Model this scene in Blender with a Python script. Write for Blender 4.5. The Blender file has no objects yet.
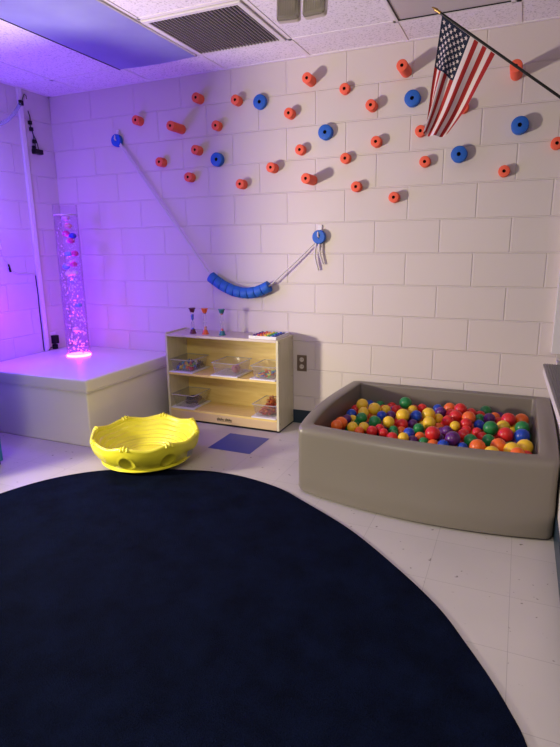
import bpy, bmesh, math, random
from mathutils import Vector, Matrix
from math import sin, cos, pi, radians
sc = bpy.context.scene
C = sc.collection
rnd = random.Random(7)
S8 = .2032

# ------------------------------------------------------------------ materials
def newmat(name):
    m = bpy.data.materials.new(name); m.use_nodes = True
    return m, m.node_tree.nodes, m.node_tree.links
def pm(name, col, rough=.5, metal=0, spec=.5, bump=0, bscale=60, var=0, emit=None, sheen=0, coat=0):
    m, N, L = newmat(name)
    b = N['Principled BSDF']
    b.inputs['Base Color'].default_value = (*col, 1)
    b.inputs['Roughness'].default_value = rough
    b.inputs['Metallic'].default_value = metal
    b.inputs['Specular IOR Level'].default_value = spec
    if sheen: b.inputs['Sheen Weight'].default_value = sheen
    if coat: b.inputs['Coat Weight'].default_value = coat
    if emit:
        b.inputs['Emission Color'].default_value = (*emit[:3], 1); b.inputs['Emission Strength'].default_value = emit[3]
    if bump or var:
        tc = N.new('ShaderNodeTexCoord'); nz = N.new('ShaderNodeTexNoise')
        nz.inputs['Scale'].default_value = bscale; nz.inputs['Detail'].default_value = 4
        L.new(tc.outputs['Object'], nz.inputs['Vector'])
        if bump:
            bp = N.new('ShaderNodeBump'); bp.inputs['Strength'].default_value = bump; bp.inputs['Distance'].default_value = .003
            L.new(nz.outputs['Fac'], bp.inputs['Height']); L.new(bp.outputs['Normal'], b.inputs['Normal'])
        if var:
            mx = N.new('ShaderNodeMix'); mx.data_type = 'RGBA'
            mx.inputs['A'].default_value = (*[c*(1-var) for c in col], 1); mx.inputs['B'].default_value = (*[min(1, c*(1+var)) for c in col], 1)
            L.new(nz.outputs['Fac'], mx.inputs['Factor']); L.new(mx.outputs['Result'], b.inputs['Base Color'])
    return m

def clear_mat(name, tint, body, f):
    """thin clear plastic: mostly see-through, a little milky body, glossy at grazing angles"""
    m, N, L = newmat(name)
    out = N['Material Output']; N.remove(N['Principled BSDF'])
    tr = N.new('ShaderNodeBsdfTransparent'); tr.inputs[0].default_value = (*tint, 1)
    df = N.new('ShaderNodeMixShader'); df.inputs[0].default_value = .5
    d1 = N.new('ShaderNodeBsdfDiffuse'); d1.inputs[0].default_value = (*body, 1); d2 = N.new('ShaderNodeBsdfTranslucent'); d2.inputs[0].default_value = (*body, 1)
    L.new(d1.outputs[0], df.inputs[1]); L.new(d2.outputs[0], df.inputs[2])
    gl = N.new('ShaderNodeBsdfGlossy'); gl.inputs['Roughness'].default_value = .08
    m1 = N.new('ShaderNodeMixShader'); m1.inputs[0].default_value = f
    m2 = N.new('ShaderNodeMixShader'); fr = N.new('ShaderNodeLayerWeight'); fr.inputs[0].default_value = .12
    L.new(tr.outputs[0], m1.inputs[1]); L.new(df.outputs[0], m1.inputs[2])
    mm = N.new('ShaderNodeMath'); mm.operation = 'MULTIPLY'; mm.inputs[1].default_value = .30; L.new(fr.outputs['Fresnel'], mm.inputs[0]); L.new(mm.outputs[0], m2.inputs[0]); L.new(m1.outputs[0], m2.inputs[1]); L.new(gl.outputs[0], m2.inputs[2])
    L.new(m2.outputs[0], out.inputs[0])
    return m

def block_mat(name, axis, col):
    """painted concrete block, 16 x 8 inch, running bond; axis = horizontal world axis of the wall"""
    m, N, L = newmat(name); b = N['Principled BSDF']
    b.inputs['Roughness'].default_value = .55; b.inputs['Specular IOR Level'].default_value = .35
    tc = N.new('ShaderNodeTexCoord'); sp = N.new('ShaderNodeSeparateXYZ'); cb = N.new('ShaderNodeCombineXYZ')
    L.new(tc.outputs['Object'], sp.inputs[0]); L.new(sp.outputs[axis], cb.inputs[0]); L.new(sp.outputs[2], cb.inputs[1])
    def brick(ms, sm):
        k = N.new('ShaderNodeTexBrick'); k.offset = .5; k.offset_frequency = 2; k.squash = 1
        k.inputs['Scale'].default_value = 1; k.inputs['Mortar Size'].default_value = ms; k.inputs['Mortar Smooth'].default_value = sm
        k.inputs['Brick Width'].default_value = .4064; k.inputs['Row Height'].default_value = .2032; k.inputs['Bias'].default_value = 0
        k.inputs['Color1'].default_value = (1,1,1,1); k.inputs['Color2'].default_value = (.95,.95,.95,1); k.inputs['Mortar'].default_value = (.97,.97,.97,1)
        L.new(cb.outputs[0], k.inputs['Vector']); return k
    k = brick(.0055, .6)
    nz = N.new('ShaderNodeTexNoise'); nz.inputs['Scale'].default_value = 170; nz.inputs['Detail'].default_value = 5
    L.new(tc.outputs['Object'], nz.inputs['Vector'])
    b1 = N.new('ShaderNodeBump'); b1.inputs['Strength'].default_value = .22; b1.inputs['Distance'].default_value = .002
    L.new(nz.outputs['Fac'], b1.inputs['Height'])
    b2 = N.new('ShaderNodeBump'); b2.inputs['Strength'].default_value = .8; b2.inputs['Distance'].default_value = .004; b2.invert = True
    L.new(k.outputs['Fac'], b2.inputs['Height']); L.new(b1.outputs[0], b2.inputs['Normal']); L.new(b2.outputs[0], b.inputs['Normal'])
    mx = N.new('ShaderNodeMix'); mx.data_type = 'RGBA'; mx.blend_type = 'MULTIPLY'; mx.inputs['Factor'].default_value = .6
    mx.inputs['A'].default_value = (*col, 1); L.new(k.outputs['Color'], mx.inputs['B'])
    L.new(mx.outputs['Result'], b.inputs['Base Color'])
    return m

def tile_floor_mat():
    m, N, L = newmat('vinyl_floor_tiles'); b = N['Principled BSDF']
    b.inputs['Roughness'].default_value = .3; b.inputs['Specular IOR Level'].default_value = .45
    tc = N.new('ShaderNodeTexCoord'); mp = N.new('ShaderNodeMapping'); L.new(tc.outputs['Object'], mp.inputs[0])
    mp.inputs['Location'].default_value = (-2.567, .395, 0)
    k = N.new('ShaderNodeTexBrick'); k.offset = 0; k.squash = 1
    k.inputs['Scale'].default_value = 1; k.inputs['Mortar Size'].default_value = .0009; k.inputs['Mortar Smooth'].default_value = .1
    k.inputs['Brick Width'].default_value = .3048; k.inputs['Row Height'].default_value = .3048; k.inputs['Bias'].default_value = 0
    k.inputs['Color1'].default_value = (.53,.50,.475,1); k.inputs['Color2'].default_value = (.505,.478,.45,1); k.inputs['Mortar'].default_value = (.33,.31,.29,1)
    L.new(mp.outputs[0], k.inputs['Vector'])
    # dark chips and scuffs of the tile
    nz = N.new('ShaderNodeTexNoise'); nz.inputs['Scale'].default_value = 26; nz.inputs['Detail'].default_value = 2; L.new(tc.outputs['Object'], nz.inputs['Vector'])
    r = N.new('ShaderNodeValToRGB'); r.color_ramp.elements[0].position = .265; r.color_ramp.elements[0].color = (.32,.29,.27,1)
    r.color_ramp.elements[1].position = .31; r.color_ramp.elements[1].color = (1,1,1,1); L.new(nz.outputs['Fac'], r.inputs[0])
    n2 = N.new('ShaderNodeTexNoise'); n2.inputs['Scale'].default_value = 3; n2.inputs['Detail'].default_value = 6; L.new(tc.outputs['Object'], n2.inputs['Vector'])
    r2 = N.new('ShaderNodeValToRGB'); r2.color_ramp.elements[0].color = (.88,.88,.88,1); r2.color_ramp.elements[1].color = (1.05,1.04,1.03,1); L.new(n2.outputs['Fac'], r2.inputs[0])
    m1 = N.new('ShaderNodeMix'); m1.data_type = 'RGBA'; m1.blend_type = 'MULTIPLY'; m1.inputs['Factor'].default_value = 1
    m2 = N.new('ShaderNodeMix'); m2.data_type = 'RGBA'; m2.blend_type = 'MULTIPLY'; m2.inputs['Factor'].default_value = 1
    L.new(k.outputs['Color'], m1.inputs['A']); L.new(r.outputs[0], m1.inputs['B'])
    L.new(m1.outputs['Result'], m2.inputs['A']); L.new(r2.outputs[0], m2.inputs['B']); L.new(m2.outputs['Result'], b.inputs['Base Color'])
    bp = N.new('ShaderNodeBump'); bp.inputs['Strength'].default_value = .12; bp.inputs['Distance'].default_value = .002
    L.new(n2.outputs['Fac'], bp.inputs['Height']); L.new(bp.outputs[0], b.inputs['Normal'])
    return m

def ceiling_mat():
    m, N, L = newmat('acoustic_ceiling_tile'); b = N['Principled BSDF']
    b.inputs['Roughness'].default_value = .9; b.inputs['Specular IOR Level'].default_value = .1
    tc = N.new('ShaderNodeTexCoord')
    nz = N.new('ShaderNodeTexNoise'); nz.inputs['Scale'].default_value = 95; nz.inputs['Detail'].default_value = 3; L.new(tc.outputs['Object'], nz.inputs['Vector'])
    r = N.new('ShaderNodeValToRGB'); r.color_ramp.elements[0].position = .33; r.color_ramp.elements[0].color = (.58,.54,.57,1)
    r.color_ramp.elements[1].position = .47; r.color_ramp.elements[1].color = (.85,.80,.84,1); L.new(nz.outputs['Fac'], r.inputs[0]); L.new(r.outputs[0], b.inputs['Base Color'])
    bp = N.new('ShaderNodeBump'); bp.inputs['Strength'].default_value = .4; bp.inputs['Distance'].default_value = .002
    L.new(nz.outputs['Fac'], bp.inputs['Height']); L.new(bp.outputs[0], b.inputs['Normal'])
    return m

def rug_mat():
    m, N, L = newmat('navy_carpet'); b = N['Principled BSDF']
    b.inputs['Roughness'].default_value = .95; b.inputs['Specular IOR Level'].default_value = .05
    tc = N.new('ShaderNodeTexCoord')
    n1 = N.new('ShaderNodeTexNoise'); n1.inputs['Scale'].default_value = 230; n1.inputs['Detail'].default_value = 3; L.new(tc.outputs['Object'], n1.inputs['Vector'])
    n2 = N.new('ShaderNodeTexNoise'); n2.inputs['Scale'].default_value = 7; n2.inputs['Detail'].default_value = 8; n2.inputs['Roughness'].default_value = .7; L.new(tc.outputs['Object'], n2.inputs['Vector'])
    ad = N.new('ShaderNodeMath'); ad.operation = 'ADD'; L.new(n1.outputs['Fac'], ad.inputs[0]); L.new(n2.outputs['Fac'], ad.inputs[1])
    r = N.new('ShaderNodeValToRGB'); r.color_ramp.elements[0].position = .40; r.color_ramp.elements[0].color = (.0010,.0022,.008,1)
    r.color_ramp.elements[1].position = .62; r.color_ramp.elements[1].color = (.0034,.0075,.027,1)
    hf = N.new('ShaderNodeMath'); hf.operation = 'MULTIPLY'; hf.inputs[1].default_value = .5; L.new(ad.outputs[0], hf.inputs[0]); L.new(hf.outputs[0], r.inputs[0])
    L.new(r.outputs[0], b.inputs['Base Color'])
    bp = N.new('ShaderNodeBump'); bp.inputs['Strength'].default_value = 1; bp.inputs['Distance'].default_value = .006
    L.new(ad.outputs[0], bp.inputs['Height']); L.new(bp.outputs[0], b.inputs['Normal'])
    return m

def wood_mat(name, c1, c2, axis=0):
    m, N, L = newmat(name); b = N['Principled BSDF']
    b.inputs['Roughness'].default_value = .38; b.inputs['Specular IOR Level'].default_value = .4
    tc = N.new('ShaderNodeTexCoord'); mp = N.new('ShaderNodeMapping'); L.new(tc.outputs['Object'], mp.inputs[0])
    mp.inputs['Scale'].default_value = [(1.2,9,9),(9,1.2,9),(9,9,1.2)][axis]
    nz = N.new('ShaderNodeTexNoise'); nz.inputs['Scale'].default_value = 3.2; nz.inputs['Detail'].default_value = 6; nz.inputs['Distortion'].default_value = 1.3
    L.new(mp.outputs[0], nz.inputs['Vector'])
    r = N.new('ShaderNodeValToRGB'); r.color_ramp.elements[0].position = .3; r.color_ramp.elements[0].color = (*c1,1)
    r.color_ramp.elements[1].position = .7; r.color_ramp.elements[1].color = (*c2,1); L.new(nz.outputs['Fac'], r.inputs[0]); L.new(r.outputs[0], b.inputs['Base Color'])
    return m

def cover_mat():
    """blue translucent light filter with paler cloud shapes and one pinkish disc"""
    m, N, L = newmat('blue_fabric_light_filter'); b = N['Principled BSDF']
    b.inputs['Roughness'].default_value = .6
    tc = N.new('ShaderNodeTexCoord')
    nz = N.new('ShaderNodeTexNoise'); nz.inputs['Scale'].default_value = 2.2; nz.inputs['Detail'].default_value = 3; L.new(tc.outputs['Object'], nz.inputs['Vector'])
    r = N.new('ShaderNodeValToRGB'); r.color_ramp.elements[0].position = .35; r.color_ramp.elements[0].color = (.46,.44,.88,1)
    r.color_ramp.elements[1].position = .68; r.color_ramp.elements[1].color = (.60,.62,.97,1); L.new(nz.outputs['Fac'], r.inputs[0])
    vd = N.new('ShaderNodeVectorMath'); vd.operation = 'DISTANCE'; vd.inputs[1].default_value = (2.04,-1.58,2.428); L.new(tc.outputs['Object'], vd.inputs[0])
    r3 = N.new('ShaderNodeMapRange'); r3.inputs['From Min'].default_value = .22; r3.inputs['From Max'].default_value = .26; L.new(vd.outputs['Value'], r3.inputs['Value'])
    mx = N.new('ShaderNodeMix'); mx.data_type = 'RGBA'; mx.inputs['A'].default_value = (.55,.42,.62,1)  # pinkish disc with a soft edge
    L.new(r3.outputs[0], mx.inputs['Factor']); L.new(r.outputs[0], mx.inputs['B']); L.new(mx.outputs['Result'], b.inputs['Base Color'])
    return m

M = {}
M['block_x'] = block_mat('painted_block', 0, (.655,.59,.555))
M['block_y'] = block_mat('painted_block_side', 1, (.62,.57,.56))
M['floor'] = tile_floor_mat(); M['ceil'] = ceiling_mat(); M['rug'] = rug_mat()
M['tbar'] = pm('painted_metal_grid', (.82,.77,.80), .45)
M['base'] = pm('navy_rubber_baseboard', (.012,.03,.05), .4)
M['white'] = pm('white_paint', (.72,.69,.69), .4)
M['bluetile'] = pm('blue_vinyl_tile', (.030,.055,.30), .4, var=.15, bscale=30)
M['vinyl'] = pm('cream_vinyl', (.78,.76,.67), .32, bump=.12, bscale=9, spec=.5)
M['pit'] = pm('taupe_vinyl', (.185,.165,.135), .36, bump=.10, bscale=7)
M['pit_in'] = pm('taupe_vinyl_mat', (.16,.14,.12), .5)
M['yellow'] = pm('yellow_plastic', (.80,.75,.04), .36, coat=.1)
M['sticker'] = pm('grey_sticker', (.50,.50,.48), .5, var=.4, bscale=120)
M['birch'] = wood_mat('birch_plywood', (.74,.55,.17), (.86,.68,.25), 0)
M['birch_side'] = wood_mat('birch_plywood_side', (.58,.55,.36), (.66,.62,.43), 2)
M['birch_edge'] = pm('birch_edge', (.62,.46,.25), .45)
M['top'] = wood_mat('birch_top', (.55,.46,.38), (.62,.54,.46), 0)
M['clear'] = clear_mat('clear_bin_plastic', (.98,.98,.98), (.85,.85,.82), .075)
M['rim'] = clear_mat('clear_bin_rim', (.9,.9,.9), (.85,.85,.82), .55)
M['lid'] = pm('white_translucent_lid', (.74,.73,.72), .35)
M['orange'] = pm('orange_foam', (.86,.125,.06), .7, bump=.25, bscale=220)
M['blue'] = pm('blue_foam', (.008,.11,.50), .6, bump=.25, bscale=220)
M['hole'] = pm('foam_hole_shade', (.02,.01,.01), .9)  # near-black: the shade inside the peg holes is put into the colour
M['rope'] = pm('white_webbing', (.62,.58,.58), .7)
M['black'] = pm('black_plastic', (.008,.008,.009), .35, spec=.25)
M['dark'] = pm('shade_and_print_dark', (.012,.012,.012), .8)  # near-black for print and for the unlit duct and outlet slots
M['steel'] = pm('brushed_outlet_plate', (.20,.15,.12), .35, metal=.6)
M['beige'] = pm('beige_receptacle', (.60,.55,.50), .4)
M['gold'] = pm('gold_finial', (.45,.30,.10), .35, metal=1)
M['fred'] = pm('flag_red', (.35,.012,.012), .8); M['fwhite'] = pm('flag_white', (.72,.62,.64), .8); M['fnavy'] = pm('flag_navy', (.006,.012,.045), .8)
M['cover'] = cover_mat()
M['diff'] = pm('acrylic_diffuser', (.52,.48,.48), .35, bump=.3, bscale=140)
M['vent'] = pm('vent_slat_metal', (.55,.49,.50), .4, metal=.2)
M['lamp_lens'] = clear_mat('ribbed_lamp_lens', (.93,.92,.88), (.62,.59,.54), .35)
M['reflector'] = pm('lamp_reflector', (.55,.52,.47), .3, metal=.5)
M['tube'] = clear_mat('clear_acrylic_tube', (.97,.94,.98), (.7,.6,.9), .02)
M['water'] = clear_mat('tube_water', (.95,.91,.98), (.6,.4,.9), .012)
M['bubble'] = pm('air_bubble_sparkle', (.95,.90,.95), .15, spec=1)
M['led'] = pm('pink_led_ring', (.9,.3,.7), .3, emit=(1,.12,.55,9))
M['sill'] = pm('grey_ribbed_grille', (.24,.22,.22), .4, metal=.3)
M['pane'] = pm('frosted_window_glass', (.10,.13,.17), .15, spec=.8)
M['teal'] = pm('teal_plastic', (.015,.20,.28), .4)
M['hole_shade'] = M['hole']

# ------------------------------------------------------------------ mesh helpers (all in world coordinates)
def box(bm, x0, x1, y0, y1, z0, z1, bev=0, seg=2):
    r = bmesh.ops.create_cube(bm, size=1)
    vs = r['verts']
    for v in vs:
        v.co = Vector((x0+(v.co.x+.5)*(x1-x0), y0+(v.co.y+.5)*(y1-y0), z0+(v.co.z+.5)*(z1-z0)))
    if bev:
        es = list({e for v in vs for e in v.link_edges})
        bmesh.ops.bevel(bm, geom=es, offset=bev, segments=seg, profile=.6, affect='EDGES')
def lathe(bm, prof, cx, cy, n=24, closed=False, fn=None):
    """prof = [(r, z)...] revolved round the vertical axis at cx, cy"""
    rings = []
    for (r, z) in prof:
        if r < 1e-6: rings.append([bm.verts.new((cx, cy, z))])
        else:
            ring = []
            for i in range(n):
                a = 2*pi*i/n; rr, zz = (r, z) if fn is None else fn(r, z, a)
                ring.append(bm.verts.new((cx+rr*cos(a), cy+rr*sin(a), zz)))
            rings.append(ring)
    prs = list(zip(rings, rings[1:]))
    if closed: prs.append((rings[-1], rings[0]))
    for a, b in prs:
        for i in range(n):
            j = (i+1) % n
            f = [a[i % len(a)], a[j % len(a)], b[j % len(b)], b[i % len(b)]]
            u = []
            for v in f:
                if v not in u: u.append(v)
            if len(u) > 2: bm.faces.new(u)
def xform(bm, start, mat):
    bm.verts.ensure_lookup_table()
    for v in bm.verts[start:]: v.co = mat @ v.co
def along(p, d):
    """matrix taking +Z to direction d at point p"""
    return Matrix.Translation(p) @ Vector(d).to_track_quat('Z', 'Y').to_matrix().to_4x4()
def tube(bm, pts, r, n=8, caps=True):
    pts = [Vector(p) for p in pts]; rings = []
    up = Vector((0,0,1)); t0 = (pts[1]-pts[0]).normalized()
    if abs(t0.dot(up)) > .9: up = Vector((1,0,0))
    x = t0.cross(up).normalized()
    for i, p in enumerate(pts):
        t = (pts[min(i+1, len(pts)-1)]-pts[max(i-1, 0)]).normalized()
        x = (x - t*x.dot(t)).normalized(); y = t.cross(x)
        rr = r[i] if isinstance(r, (list, tuple)) else r
        rings.append([bm.verts.new(p+(x*cos(2*pi*k/n)+y*sin(2*pi*k/n))*rr) for k in range(n)])
    for a, b in zip(rings, rings[1:]):
        for k in range(n): bm.faces.new([a[k], a[(k+1)%n], b[(k+1)%n], b[k]])
    if caps: bm.faces.new(rings[0][::-1]); bm.faces.new(rings[-1])
def ball(bm, p, r, u=12, v=8, sc_=(1,1,1)):
    bmesh.ops.create_uvsphere(bm, u_segments=u, v_segments=v, radius=r, matrix=Matrix.Translation(p) @ Matrix.Diagonal((*sc_, 1)))
def smooth_curve(pts, n=8):
    P = [Vector(p) for p in pts]; out = []
    for i in range(len(P)-1):
        a, b, c, d = P[max(i-1,0)], P[i], P[i+1], P[min(i+2,len(P)-1)]
        for k in range(n):
            t = k/n
            out.append(.5*((2*b)+(c-a)*t+(2*a-5*b+4*c-d)*t*t+(3*b-a-3*c+d)*t**3))
    out.append(P[-1]); return out

def obj(name, bm, mats, parent=None, at=None, smooth=None):
    """bm is in world coordinates; the object's origin goes to at (or its parent's spot, or its own base)"""
    if not isinstance(mats, (list, tuple)): mats = [mats]
    bmesh.ops.recalc_face_normals(bm, faces=bm.faces)
    bm.verts.ensure_lookup_table()
    if parent is not None:
        org = wloc(parent)
    elif at is not None: org = Vector(at)
    else:
        xs = [v.co for v in bm.verts]
        lo = Vector([min(c[i] for c in xs) for i in range(3)]); hi = Vector([max(c[i] for c in xs) for i in range(3)])
        org = Vector(((lo.x+hi.x)/2, (lo.y+hi.y)/2, lo.z))
    for v in bm.verts: v.co -= org
    me = bpy.data.meshes.new(name); bm.to_mesh(me); bm.free()
    for m in mats: me.materials.append(m)
    if smooth is not None:
        me.polygons.foreach_set('use_smooth', [True]*len(me.polygons))
        if smooth < 180:
            me.set_sharp_from_angle(angle=radians(smooth))
    o = bpy.data.objects.new(name, me); C.objects.link(o)
    if parent is not None: o.parent = parent
    else: o.location = org
    return o
def wloc(o):
    v = Vector((0,0,0))
    while o is not None: v += o.location; o = o.parent
    return v
def tag(o, label, cat=None, group=None, kind=None):
    o['label'] = label
    if cat: o['category'] = cat
    if group: o['group'] = group
    if kind: o['kind'] = kind
    return o
def thing(name, label, cat, loc, group=None):
    o = bpy.data.objects.new(name, None); o.empty_display_size = .05; C.objects.link(o)
    o.location = loc; tag(o, label, cat, group); return o
def dup(root, loc, label=None):
    def cp(o, par):
        c = o.copy(); C.objects.link(c)
        if par is not None: c.parent = par
        for ch in [k for k in C.objects if k.parent == o]: cp(ch, c)
        return c
    r = cp(root, None); r.location = loc
    if label: r['label'] = label
    return r
def struct(name, bm, m, parent=None, smooth=None, at=(0,0,0)):
    o = obj(name, bm, m, parent, at=at, smooth=smooth)
    if parent is None: o['kind'] = 'structure'
    return o
def B(): return bmesh.new()

# ------------------------------------------------------------------ the room
XL, XR, YB, YF, H = .8128, 4.572, 0, -6.2, 2.438
bm = B(); box(bm, XL-.1, XR+.1, YF-.1, .1, -.1, 0); struct('floor', bm, M['floor'])
bm = B(); box(bm, XL-.1, XR+.1, YF-.1, .1, H, H+.1); struct('ceiling', bm, M['ceil'])
bm = B(); box(bm, XL-.1, XR+.1, 0, .1, 0, H); struct('wall_back', bm, M['block_x'])
bm = B(); box(bm, XL-.1, XL, YF, 0, 0, H); struct('wall_left', bm, M['block_y'])
bm = B(); box(bm, XL-.1, XR+.1, YF-.1, YF, 0, H); struct('wall_front', bm, M['block_x'])
# right wall with a window opening above the sill (y -3.0 .. -.06, z .62 .. 2.25)
WY0, WY1, WZ0, WZ1 = -3.0, -.045, .60, 2.25
bm = B()
box(bm, XR, XR+.1, YF, 0, 0, WZ0); box(bm, XR, XR+.1, YF, 0, WZ1, H)
box(bm, XR, XR+.1, YF, WY0, WZ0, WZ1); box(bm, XR, XR+.1, WY1, 0, WZ0, WZ1)
struct('wall_right', bm, M['block_y'])
wn = bpy.data.objects.new('window_1', None); C.objects.link(wn); wn.location = (XR, -1.5, WZ0); wn['kind'] = 'structure'
bm = B()
box(bm, XR-.032, XR+.05, -.062, 0, .64, WZ1+.05, .002); box(bm, XR-.032, XR+.05, WY0-.05, WY0+.01, .64, WZ1+.05, .002)
box(bm, XR-.032, XR+.05, WY0, -.05, WZ1, WZ1+.05, .002); box(bm, XR+.0, XR+.05, -1.56, -1.5, .64, WZ1, .002)
struct('window_frame', bm, M['white'], wn)
bm = B(); box(bm, XR+.02, XR+.03, WY0, WY1, .62, WZ1); struct('pane', bm, M['pane'], wn)
# sill: white lip with a ribbed grey grille let into its top
sl = bpy.data.objects.new('trim_2', None); C.objects.link(sl); sl.location = (XR, -1.6, .55); sl['kind'] = 'structure'
def skew(bm):
    for v in bm.verts:
        if v.co.x < 4.575: v.co.x += .030*(min(1.3, max(0, -v.co.y-.2)))*(4.575-v.co.x)/.075
bm = B()
for k in range(8): box(bm, 4.500, XR+.09, -3.05+.35625*k, -3.05+.35625*(k+1), .548, .592)
skew(bm); struct('sill_board', bm, M['white'], sl)
bm = B()
for k in range(8):
    y_ = -3.05+.357*k; box(bm, 4.496, XR+.02, y_, y_+.357, .592, .602)
    for i in range(6):
        x = 4.502+i*.013; box(bm, x, x+.006, y_, y_+.357, .602, .606)
skew(bm)
struct('grille', bm, M['sill'], sl)
bm = B(); box(bm, XL, 4.572, -.008, 0, 0, .1, .002); struct('baseboard_back', bm, M['base'])
bm = B(); box(bm, XR-.008, XR, YF, -.008, 0, .1, .002); struct('baseboard_right', bm, M['base'])
bm = B(); box(bm, XL, XL+.008, YF, -.008, 0, .1, .002); struct('baseboard_left', bm, M['base'])
# suspended ceiling grid
GX = [1.175+.6096*i for i in range(6)]; GY = [-.325-1.2192*i for i in range(5)]
bm = B()
for x in GX: box(bm, x-.012, x+.012, YF, 0, H-.003, H+.001)
for y in GY: box(bm, XL, XR, y-.012, y+.012, H-.003, H+.001)
box(bm, GX[2], GX[3], -.947, -.923, H-.003, H+.001)
for (a, b, c, d) in ((XL, XR, -.022, 0), (XL, XL+.022, YF, 0), (XR-.022, XR, YF, 0)): box(bm, a, b, c, d, H-.004, H+.001)
struct('trim_1', bm, M['tbar'])
# the blue tile let into the floor (one 12 inch tile of the floor)
bm = B(); box(bm, 2.5595, 2.863, -.699, -.3955, -.002, .0008); bt = obj('blue_floor_tile', bm, M['bluetile'])
bt['kind'] = 'structure'; bt['label'] = 'single blue vinyl tile set in the pale floor in front of the shelf'
# raceway on the left wall
bm = B(); box(bm, XL, XL+.022, -.322, -.285, .46, H-.004, .003)
tag(obj('cable_raceway', bm, M['white']), 'white vertical cable raceway running up the left wall from the platform', 'raceway')

# ------------------------------------------------------------------ ceiling fixtures
t = thing('ceiling_light', 'ceiling light under a blue cloudy fabric cover at the left', 'ceiling light', (2.09, -.94, H-.02))
bm = B(); x0, x1, y0, y1 = 1.79, 2.382, -1.535, -.338
for a in ((x0, x1, y1-.012, y1), (x0, x1, y0, y0+.012), (x0, x0+.012, y0, y1), (x1-.012, x1, y0, y1)): box(bm, *a, H-.012, H-.002)
obj('frame', bm, M['white'], t)
bm = B(); n = 24
# fabric cover: drapes slightly, its near-wall hem hangs a little open
g = [[None]*(n+1) for _ in range(n+1)]
for i in range(n+1):
    for j in range(n+1):
        u, v = i/n, j/n
        z = H-.014-.004*sin(pi*u)*sin(pi*v) - .008*sin(pi*u)*max(0, (v-.93)/.07)
        g[i][j] = bm.verts.new((x0+.006+(x1-x0-.012)*u, y0+.006+(y1-y0-.016)*v, z))
for i in range(n):
    for j in range(n): bm.faces.new([g[i][j], g[i+1][j], g[i+1][j+1], g[i][j+1]])
bmesh.ops.solidify(bm, geom=bm.faces[:], thickness=.0015)
o = obj('light_cover', bm, M['cover'], t, smooth=60)
bm = B(); box(bm, x0-.004, x0+.002, y0, y1, H-.016, H-.003); obj('gap_shade_strip', bm, M['black'], t)  # black strip stands in for the shade in the gap beside the cover

t = thing('ceiling_light', 'unlit grey ceiling light panel above the flag', 'ceiling light', (3.91, -.94, H-.02))
x0, x1 = 3.622, 4.21; bm = B()
for a in ((x0, x1, y1-.014, y1), (x0, x1, y0, y0+.014), (x0, x0+.014, y0, y1), (x1-.022, x1, y0, y1)): box(bm, *a, H-.014, H-.001, .002)
obj('frame', bm, M['white'], t)
bm = B(); box(bm, x0+.014, x1-.022, y0+.014, y1-.014, H-.007, H-.001); obj('diffuser', bm, M['diff'], t)
bm = B(); box(bm, x0+.014, x1-.022, y1-.018, y1-.014, H-.012, H-.004); box(bm, x0+.014, x0+.018, y0, y1-.014, H-.012, H-.004); obj('gap_shade_strip', bm, M['black'], t)  # black strips drawn as the shade along the diffuser edge

t = thing('ceiling_vent', 'square ceiling air vent with thin parallel slats over a dark unlit duct', 'vent', (2.69, -.63, H-.015))
x0, x1, y0, y1 = 2.40, 2.985, -.918, -.338; bm = B(); w = .028
for a in ((x0, x1, y1-w, y1), (x0, x1, y0, y0+w), (x0, x0+w, y0+w, y1-w), (x1-w, x1, y0+w, y1-w)): box(bm, *a, H-.012, H-.001, .003)
obj('frame', bm, M['white'], t)
bm = B(); box(bm, x0+w, x1-w, y0+w, y1-w, H-.003, H-.001); obj('duct_shade_sheet', bm, M['dark'], t)  # dark sheet stands in for the unlit hollow above the slats
ns = 25
for i in range(ns):
    x = x0+w+.009+(x1-x0-2*w-.018)*i/(ns-1); bm = B()
    s = len(bm.verts); box(bm, -.0010, .0010, y0+w, y1-w, -.0045, .0045)
    xform(bm, s, Matrix.Translation((x, 0, H-.010)) @ Matrix.Rotation(radians(-8), 4, 'Y')); obj('slat', bm, M['vent'], t)

t = thing('emergency_light', 'twin-lamp emergency light with ribbed clear lenses hanging under the ceiling', 'emergency light', (3.31, -.93, H-.03))
bm = B(); box(bm, 3.17, 3.45, -1.0, -.88, H-.035, H, .006); obj('housing', bm, M['white'], t)
for cx, rz in ((3.243, 8), (3.376, -4)):
    bm = B(); s = 0
    box(bm, -.056, .056, -.012, .0, -.062, .062, .018, 3)
    mt = Matrix.Translation((cx, -.915, 2.358)) @ Matrix.Rotation(radians(rz), 4, 'Z') @ Matrix.Rotation(radians(-8), 4, 'X')
    xform(bm, s, mt); h = obj('lamp_head', bm, M['reflector'], t, smooth=50)
    bm = B()
    box(bm, -.054, .054, -.034, -.0125, -.060, .060, .016, 3)
    for k in range(9): box(bm, -.046+k*.0115-.002, -.046+k*.0115+.002, -.037, -.033, -.048, .048)
    xform(bm, 0, mt); obj('lens', bm, M['lamp_lens'], h, smooth=50)
    bm = B(); lathe(bm, [(0,0),(.022,.002),(.034,.012),(.036,.014)], 0, 0, 20)
    xform(bm, 0, mt @ Matrix.Translation((0,-.014,0)) @ Matrix.Rotation(radians(90), 4, 'X')); obj('bulb_reflector', bm, M['reflector'], h, smooth=60)
    bm = B(); tube(bm, [(cx, -.905, 2.40), (cx, -.92, 2.42)], .012, 10); obj('swivel', bm, M['white'], t)

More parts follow.
